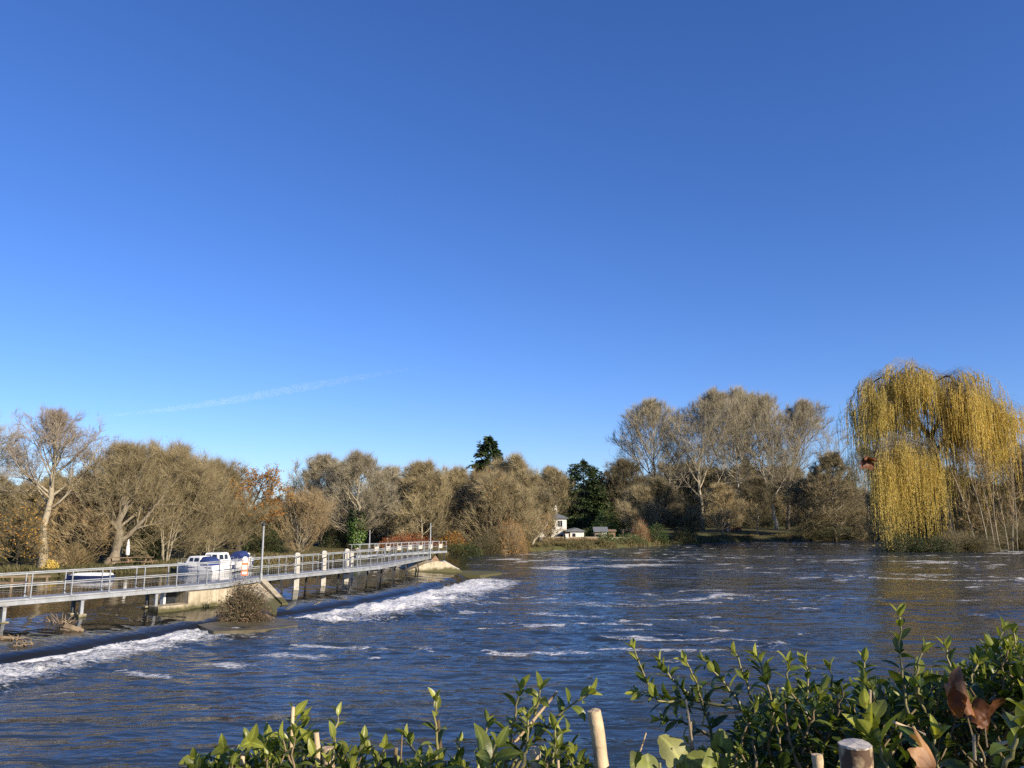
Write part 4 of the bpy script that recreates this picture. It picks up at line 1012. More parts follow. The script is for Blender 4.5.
# ---- orange and white safety board on the railing
q = Pt(243, 575, 1.9); dd = unit(near[2] - near[1]); nn = np.array([dd[1], -dd[0], 0])
s0 = SEG1 + np.linalg.norm(near[2] - near[1]) * .55
q, dd = along(near, s0); face = unit(np.array([.35, -1, 0])); sd_ = np.array([-face[1], face[0], 0])
sb = thing('safety_board', 'upright orange and white safety board fixed to the footbridge railing', 'sign', q + face * .07 + up * .22)
mb = MB(); mb.box((0, 0, .42), (.34, .03, .86), [sd_, -face, up]); mb.build('panel', M['orange_board'], sb)
mb = MB(); mb.box(face * .019 + up * .74, (.26, .006, .14), [sd_, -face, up]); mb.box(face * .019 + up * .43, (.24, .006, .22), [sd_, -face, up]); mb.box(face * .019 + up * .13, (.22, .006, .12), [sd_, -face, up]); mb.build('white_patch', M['white_paint'], sb)
mb = MB(); mb.cyl(face * .019 + up * .86, up * .86 - face * .02, .13, 14); mb.build('round_top', M['white_paint'], sb)

# ---- lamp posts
def lamp(label, px, y, top_py, z0, head=True):
    p = Pd(px, 560, y); zt = Pd(px, top_py, y)[2]; h = zt - z0
    t = thing('lamp_post', label, 'lamp post', (p[0], p[1], z0), 0, 'lamp posts along the weir')
    mb = MB(); mb.tube([(0, 0, 0), (0, 0, .5), (0, 0, .52), (0, 0, h)], [.085, .085, .06, .05], 10); mb.box((0, 0, .01), (.26, .26, .02)); mb.build('post', M['galvanised'], t)
    if head:
        mb = MB(); mb.tube([(0, 0, h), (0, 0, h + .04), (0, 0, h + .16), (0, 0, h + .2)], [.05, .11, .12, .03], 10); mb.bar((0, 0, h + .1), (-.16, -.1, h + .18), .07); mb.build('lamp_head', M['dark_and_shaded_steel'], t)
p1, d1 = along(near, SEG2)
lamp('lamp post with a dark head standing at the bend of the footbridge', 262, p1[1] - .25, 526, 1.3)
lamp('plain lamp post above the far concrete pier', 430, near[-1][1] - .35, 523, 1.2, False)
lamp('short lamp post on the far walkway before the ivy clad tree', 369, 82, 530, 1.6, False)

# ---- piers
def structure_block(name, label, parts, mat, cat='pier'):
    t = thing(name, label, cat)
    for nm, mb, mt in parts: mb.build(nm, M[mt], t)
    return t
q1, e1 = along(near, SEG1 - 1.55); n1 = np.array([-e1[1], e1[0], 0]); q2, e2 = along(near, SEG2 - .1)
mb = MB(); A = along(near, SEG1 - 1.9)[0] - n1 * .32; B = near[1] + e1 * .15 - n1 * .32; Cc = near[2]
top = MB(); top.prism([A, B, B + n1 * 1.6, A + n1 * 1.6], -.6, DZ - .28)
low = MB(); L0 = along(near, SEG1 - 3.5)[0] - n1 * .5; L1 = A - n1 * .18; low.prism([L0, L1 - e1 * .003, L1 + n1 * .9 - e1 * .003, L0 + n1 * .9], -.6, .78)
slot = MB(); S0 = along(near, SEG1 - 2.25)[0] + n1 * .75; slot.box((S0[0], S0[1], .95), (.5, .25, .66), [e1, n1, up])  # solid dark box, painting in the shade of the open slot
bp = MB(); bp.box((S0 - e1 * .32)[:2].tolist() + [.98], (.1, .3, .62), [e1, n1, up])
core = MB(); core.prism([B + e1 * .01 + n1 * .25, Cc - unit(near[2] - near[1]) * .2 + n1 * .25, Cc + n1 * 1.5, B + n1 * 1.5 + e1 * .01], -.6, DZ - .31)
ap = MB(); ap.prism([Pt(196, 621.5, .3), Pt(214, 627, .3), Pt(262, 625, .3), Pt(298, 620, .3), Pt(297, 616.5, .3), Pt(250, 610, .3), Pt(205, 612, .3)], -.7, [.19, .12, .11, .06, .08, .20, .26])
fin_a = np.array([*(near[2] + up * 0)[:2], 0]); fin_e = Pt(285, 603.5, .45); fd = unit((fin_e - fin_a) * [1, 1, 0]); fn = np.array([-fd[1], fd[0], 0])
fin = MB()
Lf = np.linalg.norm((fin_e - fin_a)[:2])
# sloping buttress, its thin top edge running down towards the pool
prof_ = [(-.9, -.5), (-.9, 1.42), (.1, 1.5), (Lf, .48), (Lf + .1, -.5)]
fin.loft([[fin_a + fd * u_ + up * z_ - fn * .16 for u_, z_ in prof_], [fin_a + fd * u_ + up * z_ + fn * .16 for u_, z_ in prof_]])
bank_ = MB(); wq = [fin_a - fn * .165 - fd * .3, fin_a - fn * .165 + fd * Lf * .98, Pt(276, 612, .30), Pt(243, 611, .30), Pt(230, 604, .5)]
bank_.prism([w_[:2] for w_ in wq], -.5, [1.42, .40, .22, .30, .9])
structure_block('weir_pier', 'weathered concrete pier and abutment under the bend of the footbridge', [('abutment', top, 'pier_concrete'), ('low_wall', low, 'pier_concrete'), ('slot', slot, 'glass_dark'), ('slot_post', bp, 'white_paint'), ('core', core, 'pier_concrete'), ('apron', ap, 'wet_concrete'), ('buttress', fin, 'pier_concrete'), ('slope', bank_, 'pier_concrete')], None)
# far pier
fa = Pt(405, 572, .55); fb_ = Pt(462, 572, .35); ft = near[-1]
pr = MB(); dn = unit((fb_ - fa) * [1, 1, 0]); bk = np.array([-dn[1], dn[0], 0]) * 1
Lp = np.linalg.norm((fb_ - fa)[:2])
profp = [(0, -.5), (0, .55), (Lp * .34, 1.12), (Lp * .52, 1.30), (Lp * .70, 1.22), (Lp, .42), (Lp + .2, -.5)]
pr.loft([[fa * [1, 1, 0] + dn * u_ + up * z_ for u_, z_ in profp], [fa * [1, 1, 0] + dn * u_ + up * z_ + bk * 2.6 for u_, z_ in profp]])
sp_ = MB(); sp_.prism([Pt(455, 574.5, .25), Pt(480, 575.5, .2), Pt(502, 573, .12), Pt(500, 571.5, .12), Pt(460, 571.5, .25)], -.6, [.36, .22, .12, .12, .36])
cap_ = MB(); b2 = fa * [1, 1, 0] + dn * Lp * .62 + up * 1.15 + bk * 1.2; cap_.loft([[b2 + np.array([-.5, 0, -.1]), b2 + np.array([.5, 0, -.1]), b2 + np.array([.1, 0, .55])], [b2 + np.array([-.5, .5, -.1]), b2 + np.array([.5, .5, -.1]), b2 + np.array([.1, .5, .45])]])
fe = MB()
f0, f1 = fa * [1, 1, 0] + dn * Lp * .72 + up * 1.25 + bk * .5, fa * [1, 1, 0] + dn * Lp * 1.0 + up * .5 + bk * .5
fe.bar(f0, f1, .12); fe.bar(f0 + bk * .6, f1 + bk * .6, .12); fe.bar(f0, f0 + bk * .6, .1)
structure_block('weir_pier', 'sunlit concrete pier with a long low spit at the far end of the weir', [('body', pr, 'pier_concrete'), ('spit', sp_, 'pier_concrete'), ('cap_stone', cap_, 'brick'), ('ladder_frame', fe, 'galvanised')], None)

# ---- white piles standing in the water behind the footbridge
for k, (px, tp, ft_, r) in enumerate([(296, 553.5, 588, .145), (323, 551.5, 584, .14), (346, 549.5, 580, .14), (351, 552, 578, .12)]):
    b0 = Pt(px, ft_, UPZ); h = Pd(px, tp, b0[1])[2] - UPZ
    t = thing('mooring_pile', ['square white pile in the water nearest the first lamp post', 'square white pile in the middle of the row behind the footbridge', 'thicker white pile with its lower twin at its right side', 'low white pile close against a thicker one'][k], 'pile', (b0[0], b0[1], UPZ), .4, 'white piles behind the footbridge')
    mb = MB(); mb.box((0, 0, h / 2 - .5), (r * 2, r * 2, h + .9)); mb.build('post', M['pile_paint'], t)
    mb = MB(); mb.loft([[(-r - .02, -r - .02, h - .05), (r + .02, -r - .02, h - .05), (r + .02, r + .02, h - .05), (-r - .02, r + .02, h - .05)], [(-r * .6, -r * .6, h + .05), (r * .6, -r * .6, h + .05), (r * .6, r * .6, h + .05), (-r * .6, r * .6, h + .05)]]); mb.build('cap', M['pile_paint'], t)

# ---- far walkway with white sluice gates
wa, wb = Pd(443, 553, 84), Pd(352, 556, 74); wa[2] = wb[2] = 1.25
fw = thing('sluice_walkway', 'second walkway with white sluice gates behind the far end of the footbridge', 'walkway')
d = unit(wb - wa); n = np.array([-d[1], d[0], 0]); Lw = np.linalg.norm(wb - wa)
mb = MB(); mb.box((wa + wb) / 2 - up * .1, (Lw, 1.2, .2), [d, n, up]); mb.build('deck', M['galvanised'], fw)
for off in (-.55, .55):
    mb = MB()
    for h in (.5, 1.0): mb.bar(wa + n * off + up * h, wb + n * off + up * h, .036)
    mb.build('hand_rail', M['galvanised'], fw)
    pm = MB(); pm.box((0, 0, .5), (.05, .05, 1.0)); pmm = pm.mesh('rail_post')
    for s_ in np.arange(.1, Lw, 1.1): link('rail_post', pmm, M['galvanised'], fw, wa + d * s_ + n * off)
gm = MB(); gm.box((0, 0, .42), (.55, .05, .42)); gm.box((-.25, 0, .7), (.05, .07, .5)); gm.box((.25, 0, .7), (.05, .07, .5)); gmm = gm.mesh('sluice_gate')
for s_ in np.arange(1.2, Lw * .92, 1.5): o = link('sluice_gate', gmm, M['pile_paint'], fw, wa + d * s_ + n * -.72 * np.sign((n * [0, -1, 0]).sum()) * -1 + up * .12); o.rotation_euler = (0, 0, math.atan2(d[1], d[0]))
lm_ = MB(); lm_.box((0, 0, -1.0), (.14, .14, 1.85)); lmm = lm_.mesh('leg')
for s_ in np.arange(.4, Lw, 2.4):
    for off in (-.5, .5): link('leg', lmm, M['dark_and_shaded_steel'], fw, wa + d * s_ + n * off)

# ---- driftwood caught on the feet and the sill
def drift(label, px, py, z, L, H, n, seed, mat='drift', logs=()):
    p = Pt(px, py, z); rg = np.random.default_rng(seed); mb = MB()
    t = thing('driftwood_pile', label, 'driftwood', (p[0], p[1], z), 0, 'driftwood caught on the weir')
    c = rg.uniform(-1, 1, (n, 3)) * [L / 2, .3, 0] ; dr = unit(rg.normal(0, 1, (n, 3)) * [1, .5, .6] + [0, 0, .25])
    for k in range(n):
        P = [c[k] - dr[k] * .2 * H, c[k] + dr[k] * H * .4 + [0, 0, .05], c[k] + dr[k] * H * rg.uniform(.6, 1.1) + rg.normal(0, .06, 3)]
        mb.tube(P, [.022, .016, .006], 4)
    mb.build('twigs', M[mat], t)
    if logs:
        lb = MB()
        for (ax, az, bx, bz, r) in logs: lb.tube([(ax, -.1, az), ((ax + bx) / 2, -.16, (az + bz) / 2 + .03), (bx, -.2, bz)], [r, r * 1.05, r * .8], 8)
        lb.build('log', M[mat], t)
drift('heap of reddish drift twigs on the sill before the second leg', 62, 626, .44, .9, .62, 70, 1)
drift('two short drift logs lying against the second bridge footing', 75, 631, .42, .5, .2, 8, 2, logs=[(-.35, .18, .3, .02, .12), (-.1, .12, .42, .04, .09), (-.5, .06, -.05, .03, .07)])
drift('drift rubbish round the first bridge footing at the left edge', 6, 640, .42, 1.1, .25, 40, 3, logs=[(-.5, .05, .4, .1, .07)])
drift('small dark drift branches on the sill left of the third leg', 138, 621, .44, .9, .2, 16, 4, 'bark_dark')
drift('scrap of pale drift on the sill edge near the first footing', 22, 645, .38, .6, .16, 20, 5)

# ---- boats
def hull_rings(L, Bm, fb, sheer=.25, n=12, keel=-.25, bow_pow=1.6, z_sh=0):
    rings = []
    for k in range(n):
        u = k / (n - 1); x = -L / 2 + L * u
        wd = Bm / 2 * (1 - max(0, (u - .5) / .5) ** bow_pow) * (.88 + .12 * min(u * 4, 1)); wd = max(wd, .03)
        zt = fb + sheer * max(0, u - .3) ** 2 * 2
        rings.append([(x, -wd, zt), (x + .02, -wd * .94, zt * .4), (x, -wd * .75, keel), (x, wd * .75, keel), (x + .02, wd * .94, zt * .4), (x, wd, zt)])
    return rings
def cruiser(label, p, rz, L, Bm, canopy=None, cab=(.42, .78), cabh=.95, canopy_h=1.1, seed=0):
    t = thing('cabin_cruiser', label, 'boat', p, rz, 'white cruisers moored above the weir'); t.scale = (.62,) * 3
    fbd = .85
    mb = MB(); mb.loft(hull_rings(L, Bm, fbd)); mb.build('hull', M['gelcoat'], t, smooth=False)
    st = MB()
    for s in (-1, 1): st.bar((-L * .48, s * Bm * .452, fbd - .22), (L * .2, s * Bm * .505, fbd - .2), .03, .07)
    st.build('rubbing_strake', M['navy'], t)
    x0, x1 = -L / 2 + L * cab[0], -L / 2 + L * cab[1]; w_ = Bm * .41
    fd_ = MB(); fd_.loft([[(x1 - .1, -w_ * .95, fbd), (x1 - .1, -w_ * .8, fbd + .38), (x1 - .1, w_ * .8, fbd + .38), (x1 - .1, w_ * .95, fbd)], [(L * .40, -w_ * .35, fbd + .12), (L * .40, -w_ * .25, fbd + .2), (L * .40, w_ * .25, fbd + .2), (L * .40, w_ * .35, fbd + .12)]]); fd_.build('foredeck_cabin', M['gelcoat'], t)
    cb_ = MB(); cb_.loft([[(x0, -w_, fbd - .1), (x1, -w_, fbd - .1), (x1, w_, fbd - .1), (x0, w_, fbd - .1)], [(x0 + .02, -w_ * .97, fbd + cabh * .35), (x1 - .1, -w_ * .97, fbd + cabh * .35), (x1 - .1, w_ * .97, fbd + cabh * .35), (x0 + .02, w_ * .97, fbd + cabh * .35)],
                          [(x0 + .1, -w_ * .86, fbd + cabh), (x1 - .55, -w_ * .86, fbd + cabh), (x1 - .55, w_ * .86, fbd + cabh), (x0 + .1, w_ * .86, fbd + cabh)], [(x0 + .2, -w_ * .7, fbd + cabh + .08), (x1 - .7, -w_ * .7, fbd + cabh + .08), (x1 - .7, w_ * .7, fbd + cabh + .08), (x0 + .2, w_ * .7, fbd + cabh + .08)]])
    cb_.build('cabin', M['gelcoat'], t)
    Lc = x1 - x0
    for s in (-1, 1):
        for (u0, u1) in ((.10, .42), (.48, .74)):
            g = MB(); za, zb = fbd + cabh * .45, fbd + cabh * .88
            ya, yb = s * (w_ * .955 + .006), s * (w_ * .875 + .006)
            A = [(x0 + Lc * u0, ya, za), (x0 + Lc * u1, ya, za), (x0 + Lc * u1 - .05, yb, zb), (x0 + Lc * u0 + .03, yb, zb)]
            g.loft([A, [(a_, b_ + s * .012, c_) for a_, b_, c_ in A]]); g.build('side_window', M['glass_dark'], t)
    for s in (-1, 1):
        g = MB(); A = [(x1 - .16, s * .06, fbd + cabh * .46), (x1 - .16, s * w_ * .85, fbd + cabh * .46), (x1 - .46, s * w_ * .76, fbd + cabh * .92), (x1 - .46, s * .06, fbd + cabh * .92)]
        g.loft([A, [(a_ + .03, b_, c_ + .02) for a_, b_, c_ in A]]); g.build('windscreen', M['glass_dark'], t)
        g = MB(); A = [(x0 - .004 + .03, s * .12, fbd + cabh * .45), (x0 + .026, s * w_ * .8, fbd + cabh * .45), (x0 + .09, s * w_ * .72, fbd + cabh * .9), (x0 + .09, s * .12, fbd + cabh * .9)]
        g.loft([A, [(a_ - .03, b_, c_) for a_, b_, c_ in A]]); g.build('stern_window', M['glass_dark'], t)
    if canopy:
        cx0, cx1 = -L / 2 + L * canopy[0], -L / 2 + L * canopy[1]; c = MB()
        rr = []
        for u in np.linspace(0, 1, 7):
            x = cx0 + (cx1 - cx0) * u; hh = canopy_h * (.62 + .38 * math.sin(math.pi * min(.15 + u * .85, 1) * .6))
            rr.append([(x, -w_, fbd), (x, -w_ * .98, fbd + hh * .6), (x, -w_ * .6, fbd + hh * .97), (x, 0, fbd + hh), (x, w_ * .6, fbd + hh * .97), (x, w_ * .98, fbd + hh * .6), (x, w_, fbd)])
        c.loft(rr); c.build('canopy', M['blue_canvas'], t)
    rl = MB()
    for s in (-1, 1):
        P = [(L * .02, s * Bm * .48, fbd + .5), (L * .25, s * Bm * .40, fbd + .58), (L * .44, s * Bm * .12, fbd + .68)]
        rl.tube(P, .018, 5)
        for x_, y_, z_ in P: rl.cyl((x_, y_, fbd - .02), (x_, y_, z_), .015, 5)
    rl.build('guard_rail', M['galvanised'], t)
    fm = MB(); fm.tube([(0, 0, -.28), (0, 0, -.2), (0, 0, .15), (0, 0, .24)], [.03, .11, .11, .03], 8); fmm = fm.mesh('fender', True)
    for x_ in (-.3, .05): link('fender', fmm, M['navy'], t, (L * x_, -Bm * .54, fbd - .38))
    return t
def wat(px, y): p = Pd(px, 560, y); return (p[0], p[1], UPZ)
cruiser('long white cruiser with a blue cockpit canopy, nearest the pollard', wat(198, 60), R(158), 6.6, 2.5, (.10, .30), (.30, .66), 1.0, 1.05)
cruiser('boxy white cruiser with a tall wheelhouse, between two cruisers with blue covers', wat(223, 61.5), R(75), 6.0, 2.5, None, (.10, .55), 1.35)
cruiser('small white cruiser under a bright blue hood, behind the orange board', wat(244, 66.5), R(80), 5.0, 2.2, (.04, .42), (.40, .62), .9, 1.25)
# covered launch
t = thing('day_boat', 'low dark blue launch under a pale cover by the grassy bank', 'boat', (*wat(90, 53.5)[:2], UPZ - .12), R(176))
mb = MB(); mb.loft(hull_rings(3.1, 1.2, .34, .12)); mb.build('hull', M['navy'], t)
mb = MB(); rr = [[(x, -.57 * k, .37), (x, -.25 * k, .37 + .17 * k), (x, .25 * k, .37 + .17 * k), (x, .57 * k, .37)] for x, k in ((-1.5, .9), (-.8, 1), (0, 1), (.8, .8), (1.4, .2))]; mb.loft(rr); mb.build('cover', M['white_paint'], t)
t = thing('dinghy', 'small pale dinghy tied up left of the long white cruiser', 'boat', wat(155, 62.5), R(20)); t.scale = (.75,) * 3
mb = MB(); R_ = hull_rings(2.1, 1.0, .30, .2); mb.loft(R_, cap=True); mb.build('hull', M['pile_paint'], t)
mb = MB()
for s in (-1, 1): mb.bar((-1.03, s * .44, .32), (.2, s * .49, .33), .05)
mb.build('gunwale', M['white_paint'], t)
# garden things on the left bank
def gz_at(px, y):
    p = Pd(px, 560, y); return np.array([p[0], p[1], float(ground_z(p[0], p[1]))])
p = gz_at(127, 63.5); t = thing('garden_parasol', 'closed white parasol standing on the left bank by the pollard', 'parasol', p)
mb = MB(); mb.cyl((0, 0, 0), (0, 0, .9), .025, 6); mb.cyl((0, 0, 0), (0, 0, .07), .25, 10); mb.build('pole', M['timber'], t)
mb = MB(); mb.tube([(0, 0, .75), (0, 0, .82), (0, 0, 1.3), (0, 0, 1.9), (0, 0, 2.05)], [.05, .17, .15, .07, .015], 9); mb.build('canopy', M['white_paint'], t, smooth=True)
def bench(label, px, y, rz):
    p = gz_at(px, y); t = thing('picnic_table', label, 'picnic table', p, rz, 'picnic tables on the left bank')
    mb = MB()
    for k in range(4): mb.box((0, -.3 + k * .2, .74), (1.7, .18, .04))
    mb.build('tabletop', M['timber'], t)
    for s in (-1, 1):
        b_ = MB()
        for k in range(2): b_.box((0, s * (.62 + k * .16), .45), (1.7, .145, .04))
        b_.build('seat', M['timber'], t)
    for sx in (-.65, .65):
        for s in (-1, 1): l = MB(); l.bar((sx, s * .2, .715), (sx, s * .62, 0), .07); l.build('leg', M['timber'], t)
        l = MB(); l.bar((sx + .07, -.8, .39), (sx + .07, .8, .39), .06); l.build('cross_beam', M['timber'], t)
bench('wooden picnic table just left of the closed parasol', 120, 61.5, .3); bench('wooden picnic table between the closed parasol and the dinghy', 141, 62.5, -.2)
# landing stage at the left edge
p = Pt(6, 588, UPZ); t = thing('landing_stage', 'low wooden landing stage with rails at the left edge of the river', 'landing stage', (p[0], p[1], UPZ), .15)
mb = MB(); mb.box((0, 0, .32), (5.2, 1.0, .07)); mb.build('deck', M['timber'], t)
for x_ in np.linspace(-2.4, 2.4, 6): l = MB(); l.box((x_, -.45, -.1), (.1, .1, 1.6)); l.build('post', M['drift'], t)
mb = MB(); mb.box((0, -.45, .68), (5.2, .05, .11)); mb.build('rail', M['drift'], t)

# ------------------------------------------------------------------ the white house and its garden
def walls(mb, x0, x1, y0, y1, z0, z1): mb.box(((x0 + x1) / 2, (y0 + y1) / 2, (z0 + z1) / 2), (x1 - x0, y1 - y0, z1 - z0))
def px_x(px, y): return Pd(px, 520, y)[0]
def px_z(py, y): return Pd(560, py, y)[2]
HY = 139
x0, x1 = px_x(529, HY), px_x(566.5, HY); g0 = px_z(541, HY) - .8; ez, rz_ = px_z(518.5, HY), px_z(510.5, HY)
h = thing('white_house', 'white rendered house with a slate hipped roof and pale chimneys across the river', 'house', ((x0 + x1) / 2, HY, g0))
W2, D2 = (x1 - x0) / 2, 3.4; EZ, RZ = ez - g0, rz_ - g0
mb = MB(); walls(mb, -W2, W2, 0, D2 * 2, 0, EZ); mb.build('wall', M['render_white'], h)
mb = MB(); o_ = .35
mb.loft([[(-W2 - o_, -o_, EZ), (W2 + o_, -o_, EZ), (W2 + o_, D2 * 2 + o_, EZ), (-W2 - o_, D2 * 2 + o_, EZ)], [(-W2 - o_, -o_, EZ + .1), (W2 + o_, -o_, EZ + .1), (W2 + o_, D2 * 2 + o_, EZ + .1), (-W2 - o_, D2 * 2 + o_, EZ + .1)], [(-W2 + D2 * .8, D2 - .05, RZ), (W2 - D2 * .8, D2 - .05, RZ), (W2 - D2 * .8, D2 + .05, RZ), (-W2 + D2 * .8, D2 + .05, RZ)]])
rf = mb.build('roof', M['slate'], h)
for cxp, hh in ((552.3, 508), (556.5, 507)):
    c = MB(); cx = px_x(cxp, HY) - (x0 + x1) / 2; zt = px_z(hh, HY) - g0
    c.box((cx, D2 - .8, (RZ - .9 + zt) / 2), (.55, .7, zt - RZ + .9)); c.box((cx, D2 - .8, zt + .05), (.65, .8, .1)); c.cyl((cx, D2 - .8, zt + .1), (cx, D2 - .8, zt + .3), .11, 8)
    c.build('chimney', M['render_white'], rf)
for cx in (-2.0, 0.2, 2.2):
    for z0_, wv in ((EZ - 1.45, .85), (.9, .9)):
        f_ = MB(); f_.box((cx, -.015, z0_ + .55), (wv + .16, .06, 1.26)); fr = f_.build('window', M['white_paint'], h)
        g = MB(); g.box((cx - wv * .25, -.05, z0_ + .55), (wv * .42, .03, 1.05)); g.box((cx + wv * .25, -.05, z0_ + .55), (wv * .42, .03, 1.05)); g.build('pane', M['glass_dark'], fr)
# side window, door
f_ = MB(); f_.box((W2 + .015, 2.4, EZ - .9), (.06, .9, 1.2)); fr = f_.build('window', M['white_paint'], h); g = MB(); g.box((W2 + .05, 2.4, EZ - .9), (.03, .72, 1.0)); g.build('pane', M['glass_dark'], fr)
# annex
ax0, ax1 = px_x(570, 135) - (x0 + x1) / 2, px_x(583.5, 135) - (x0 + x1) / 2; az = px_z(531.5, 135) - g0; ar = px_z(528, 135) - g0
mb = MB(); walls(mb, ax0, ax1, -4.4, 1.0, 0, az); mb.build('annex_wall', M['render_white'], h)
xm = (ax0 + ax1) / 2
mb = MB(); mb.loft([[(ax0 - .8, -4.7, az + .0), (ax1 + .2, -4.7, az + .0), (ax1 + .2, -4.7, az + .12), (xm, -4.7, ar), (ax0 - .8, -4.7, az + .12)], [(ax0 - .8, 1.2, az + .0), (ax1 + .2, 1.2, az + .0), (ax1 + .2, 1.2, az + .12), (xm, 1.2, ar), (ax0 - .8, 1.2, az + .12)]]); mb.build('annex_roof', M['slate'], h)
f_ = MB(); f_.box((ax0 + .62, -4.415, az - .62), (.7, .05, .8)); fr = f_.build('window', M['white_paint'], h); g = MB(); g.box((ax0 + .62, -4.445, az - .62), (.55, .03, .65)); g.build('pane', M['glass_dark'], fr)
mb = MB(); walls(mb, W2 + .004, ax0 - .004, -1.0, 3.0, 0, az - .1); mb.build('link_wall', M['render_white'], h)
mb = MB(); mb.box(((W2 + ax0) / 2, .9, az + .02), (ax0 - W2 + .3, 4.4, .12)); mb.build('link_roof', M['slate'], h)
# garden wall
gw = thing('garden_wall', 'long low tan garden wall along the far bank before the white house', 'wall')
A, B, C = Pd(526, 546, 129), Pd(602, 545, 129), Pd(642, 543, 130)
zt = px_z(537.6, 129); zb = zt - 1.9
mb = MB(); mb.prism([A, B, B + [0, .35, 0], A + [0, .35, 0]], zb, zt); mb.build('brickwork', M['brick'], gw)
mb = MB(); mb.prism([A - [.0, .06, 0], B - [0, .06, 0], B + [0, .41, 0], A + [0, .41, 0]], zt + .003, zt + .12); mb.build('coping', M['concrete'], gw)
mb = MB(); mb.prism([B + [.01, 0, 0], C, C + [0, .35, 0], B + [.01, .35, 0]], zb, px_z(537.2, 129)); mb.build('brickwork', M['concrete'], gw)
for px in (541, 567): mb = MB(); q = Pd(px, 540, 129); mb.box((q[0], q[1] - .03, zt - .2), (.5, .5, 1.4)); mb.box((q[0], q[1] - .03, zt + .56), (.6, .6, .12)); mb.build('pillar', M['render_white'], gw)
# shed
def hut(name, label, px0, px1, y, base, eave, ridge, wm, rm, depth=3, openings=()):
    xa, xb = px_x(px0, y), px_x(px1, y); g = px_z(base, y) - .6; e_, r_ = px_z(eave, y) - g, px_z(ridge, y) - g; w2 = (xb - xa) / 2
    t = thing(name, label, 'shed', ((xa + xb) / 2, y, g))
    mb = MB(); mb.box((0, depth / 2, e_ / 2), (w2 * 2, depth, e_)); mb.build('wall', M[wm], t)
    mb = MB(); mb.loft([[(-w2 - .2, -.25, e_), (w2 + .2, -.25, e_), (w2 + .2, -.25, e_ + .07), (w2 + .2, -.25, e_ + .08), (-w2 - .2, -.25, e_ + .08)], [(-w2 - .2, depth / 2, r_ - .08), (w2 + .2, depth / 2, r_ - .08), (w2 + .2, depth / 2, r_), (w2 + .2, depth / 2, r_ + .01), (-w2 - .2, depth / 2, r_ + .01)], [(-w2 - .2, depth + .25, e_), (w2 + .2, depth + .25, e_), (w2 + .2, depth + .25, e_ + .07), (w2 + .2, depth + .25, e_ + .08), (-w2 - .2, depth + .25, e_ + .08)]])
    mb.build('roof', M[rm], t)
    for (u, wv, z0_, z1_, mt, nm) in openings:
        mb = MB(); mb.box((-w2 + u * 2 * w2, -.02, (z0_ + z1_) / 2), (wv, .06, z1_ - z0_)); mb.build(nm, M[mt], t)
    return t
hut('garden_shed', 'grey shed with a dark slate roof between the white annex and the tan fence', 594.5, 607, 133.5, 540, 532, 527, 'bark_grey', 'slate', 2.6, ((.25, .7, .5, 1.5, 'glass_dark', 'window'), (.78, .75, .4, 2.0, 'render_white', 'door')))
hut('summer_house', 'tan wooden summer house beside the dark roofed shed', 608, 615, 134.5, 540, 531.5, 529.5, 'timber', 'timber', 2.2, ((.5, .5, .5, 1.5, 'glass_dark', 'window'),))
hut('red_hut', 'small dark red wooden hut under the poplars', 724, 741, 170, 535, 526.5, 522.5, 'red_timber', 'bark_dark', 3.2, ((.2, .5, .4, 2.0, 'render_white', 'door'), (.55, .3, 1.0, 1.8, 'glass_dark', 'window'), (.85, .4, .6, 1.9, 'bark_pale', 'post')))
# pergola
pg = thing('pergola', 'pale wooden pergola on posts right of the sheds', 'pergola', (px_x(631, 136), 136, px_z(541, 136)))
hp = px_z(530.5, 136) - px_z(541, 136)
for x_ in (-1.4, 0, 1.4):
    for y_ in (0, 1.6): mb = MB(); mb.box((x_, y_, hp / 2), (.22, .22, hp)); mb.build('post', M['drift'], pg)
for y_ in (0, 1.6): mb = MB(); mb.box((0, y_, hp + .07), (3.6, .1, .14)); mb.build('beam', M['drift'], pg)
mb = MB()
for x_ in np.linspace(-1.5, 1.5, 6): mb.box((x_, .8, hp + .19), (.08, 2.3, .09))
mb.build('rafters', M['drift'], pg)
# overturned boat and a punt drawn up under the poplars
p = gz_at(664, 141); p = Pd(686, 536, 139); g = float(ground_z(p[0], p[1])); t = thing('punt', 'pale flat punt drawn up on the bank under the low olive tree', 'boat', (p[0], p[1], g + .25), R(4))
mb = MB(); mb.loft([[(x_, -.45 * k, .35), (x_, -.38 * k, z_), (x_, .38 * k, z_), (x_, .45 * k, .35)] for x_, k, z_ in ((-2.4, .8, .25), (-1.6, 1, 0), (1.6, 1, 0), (2.4, .8, .25))]); mb.build('hull', M['drift'], t)
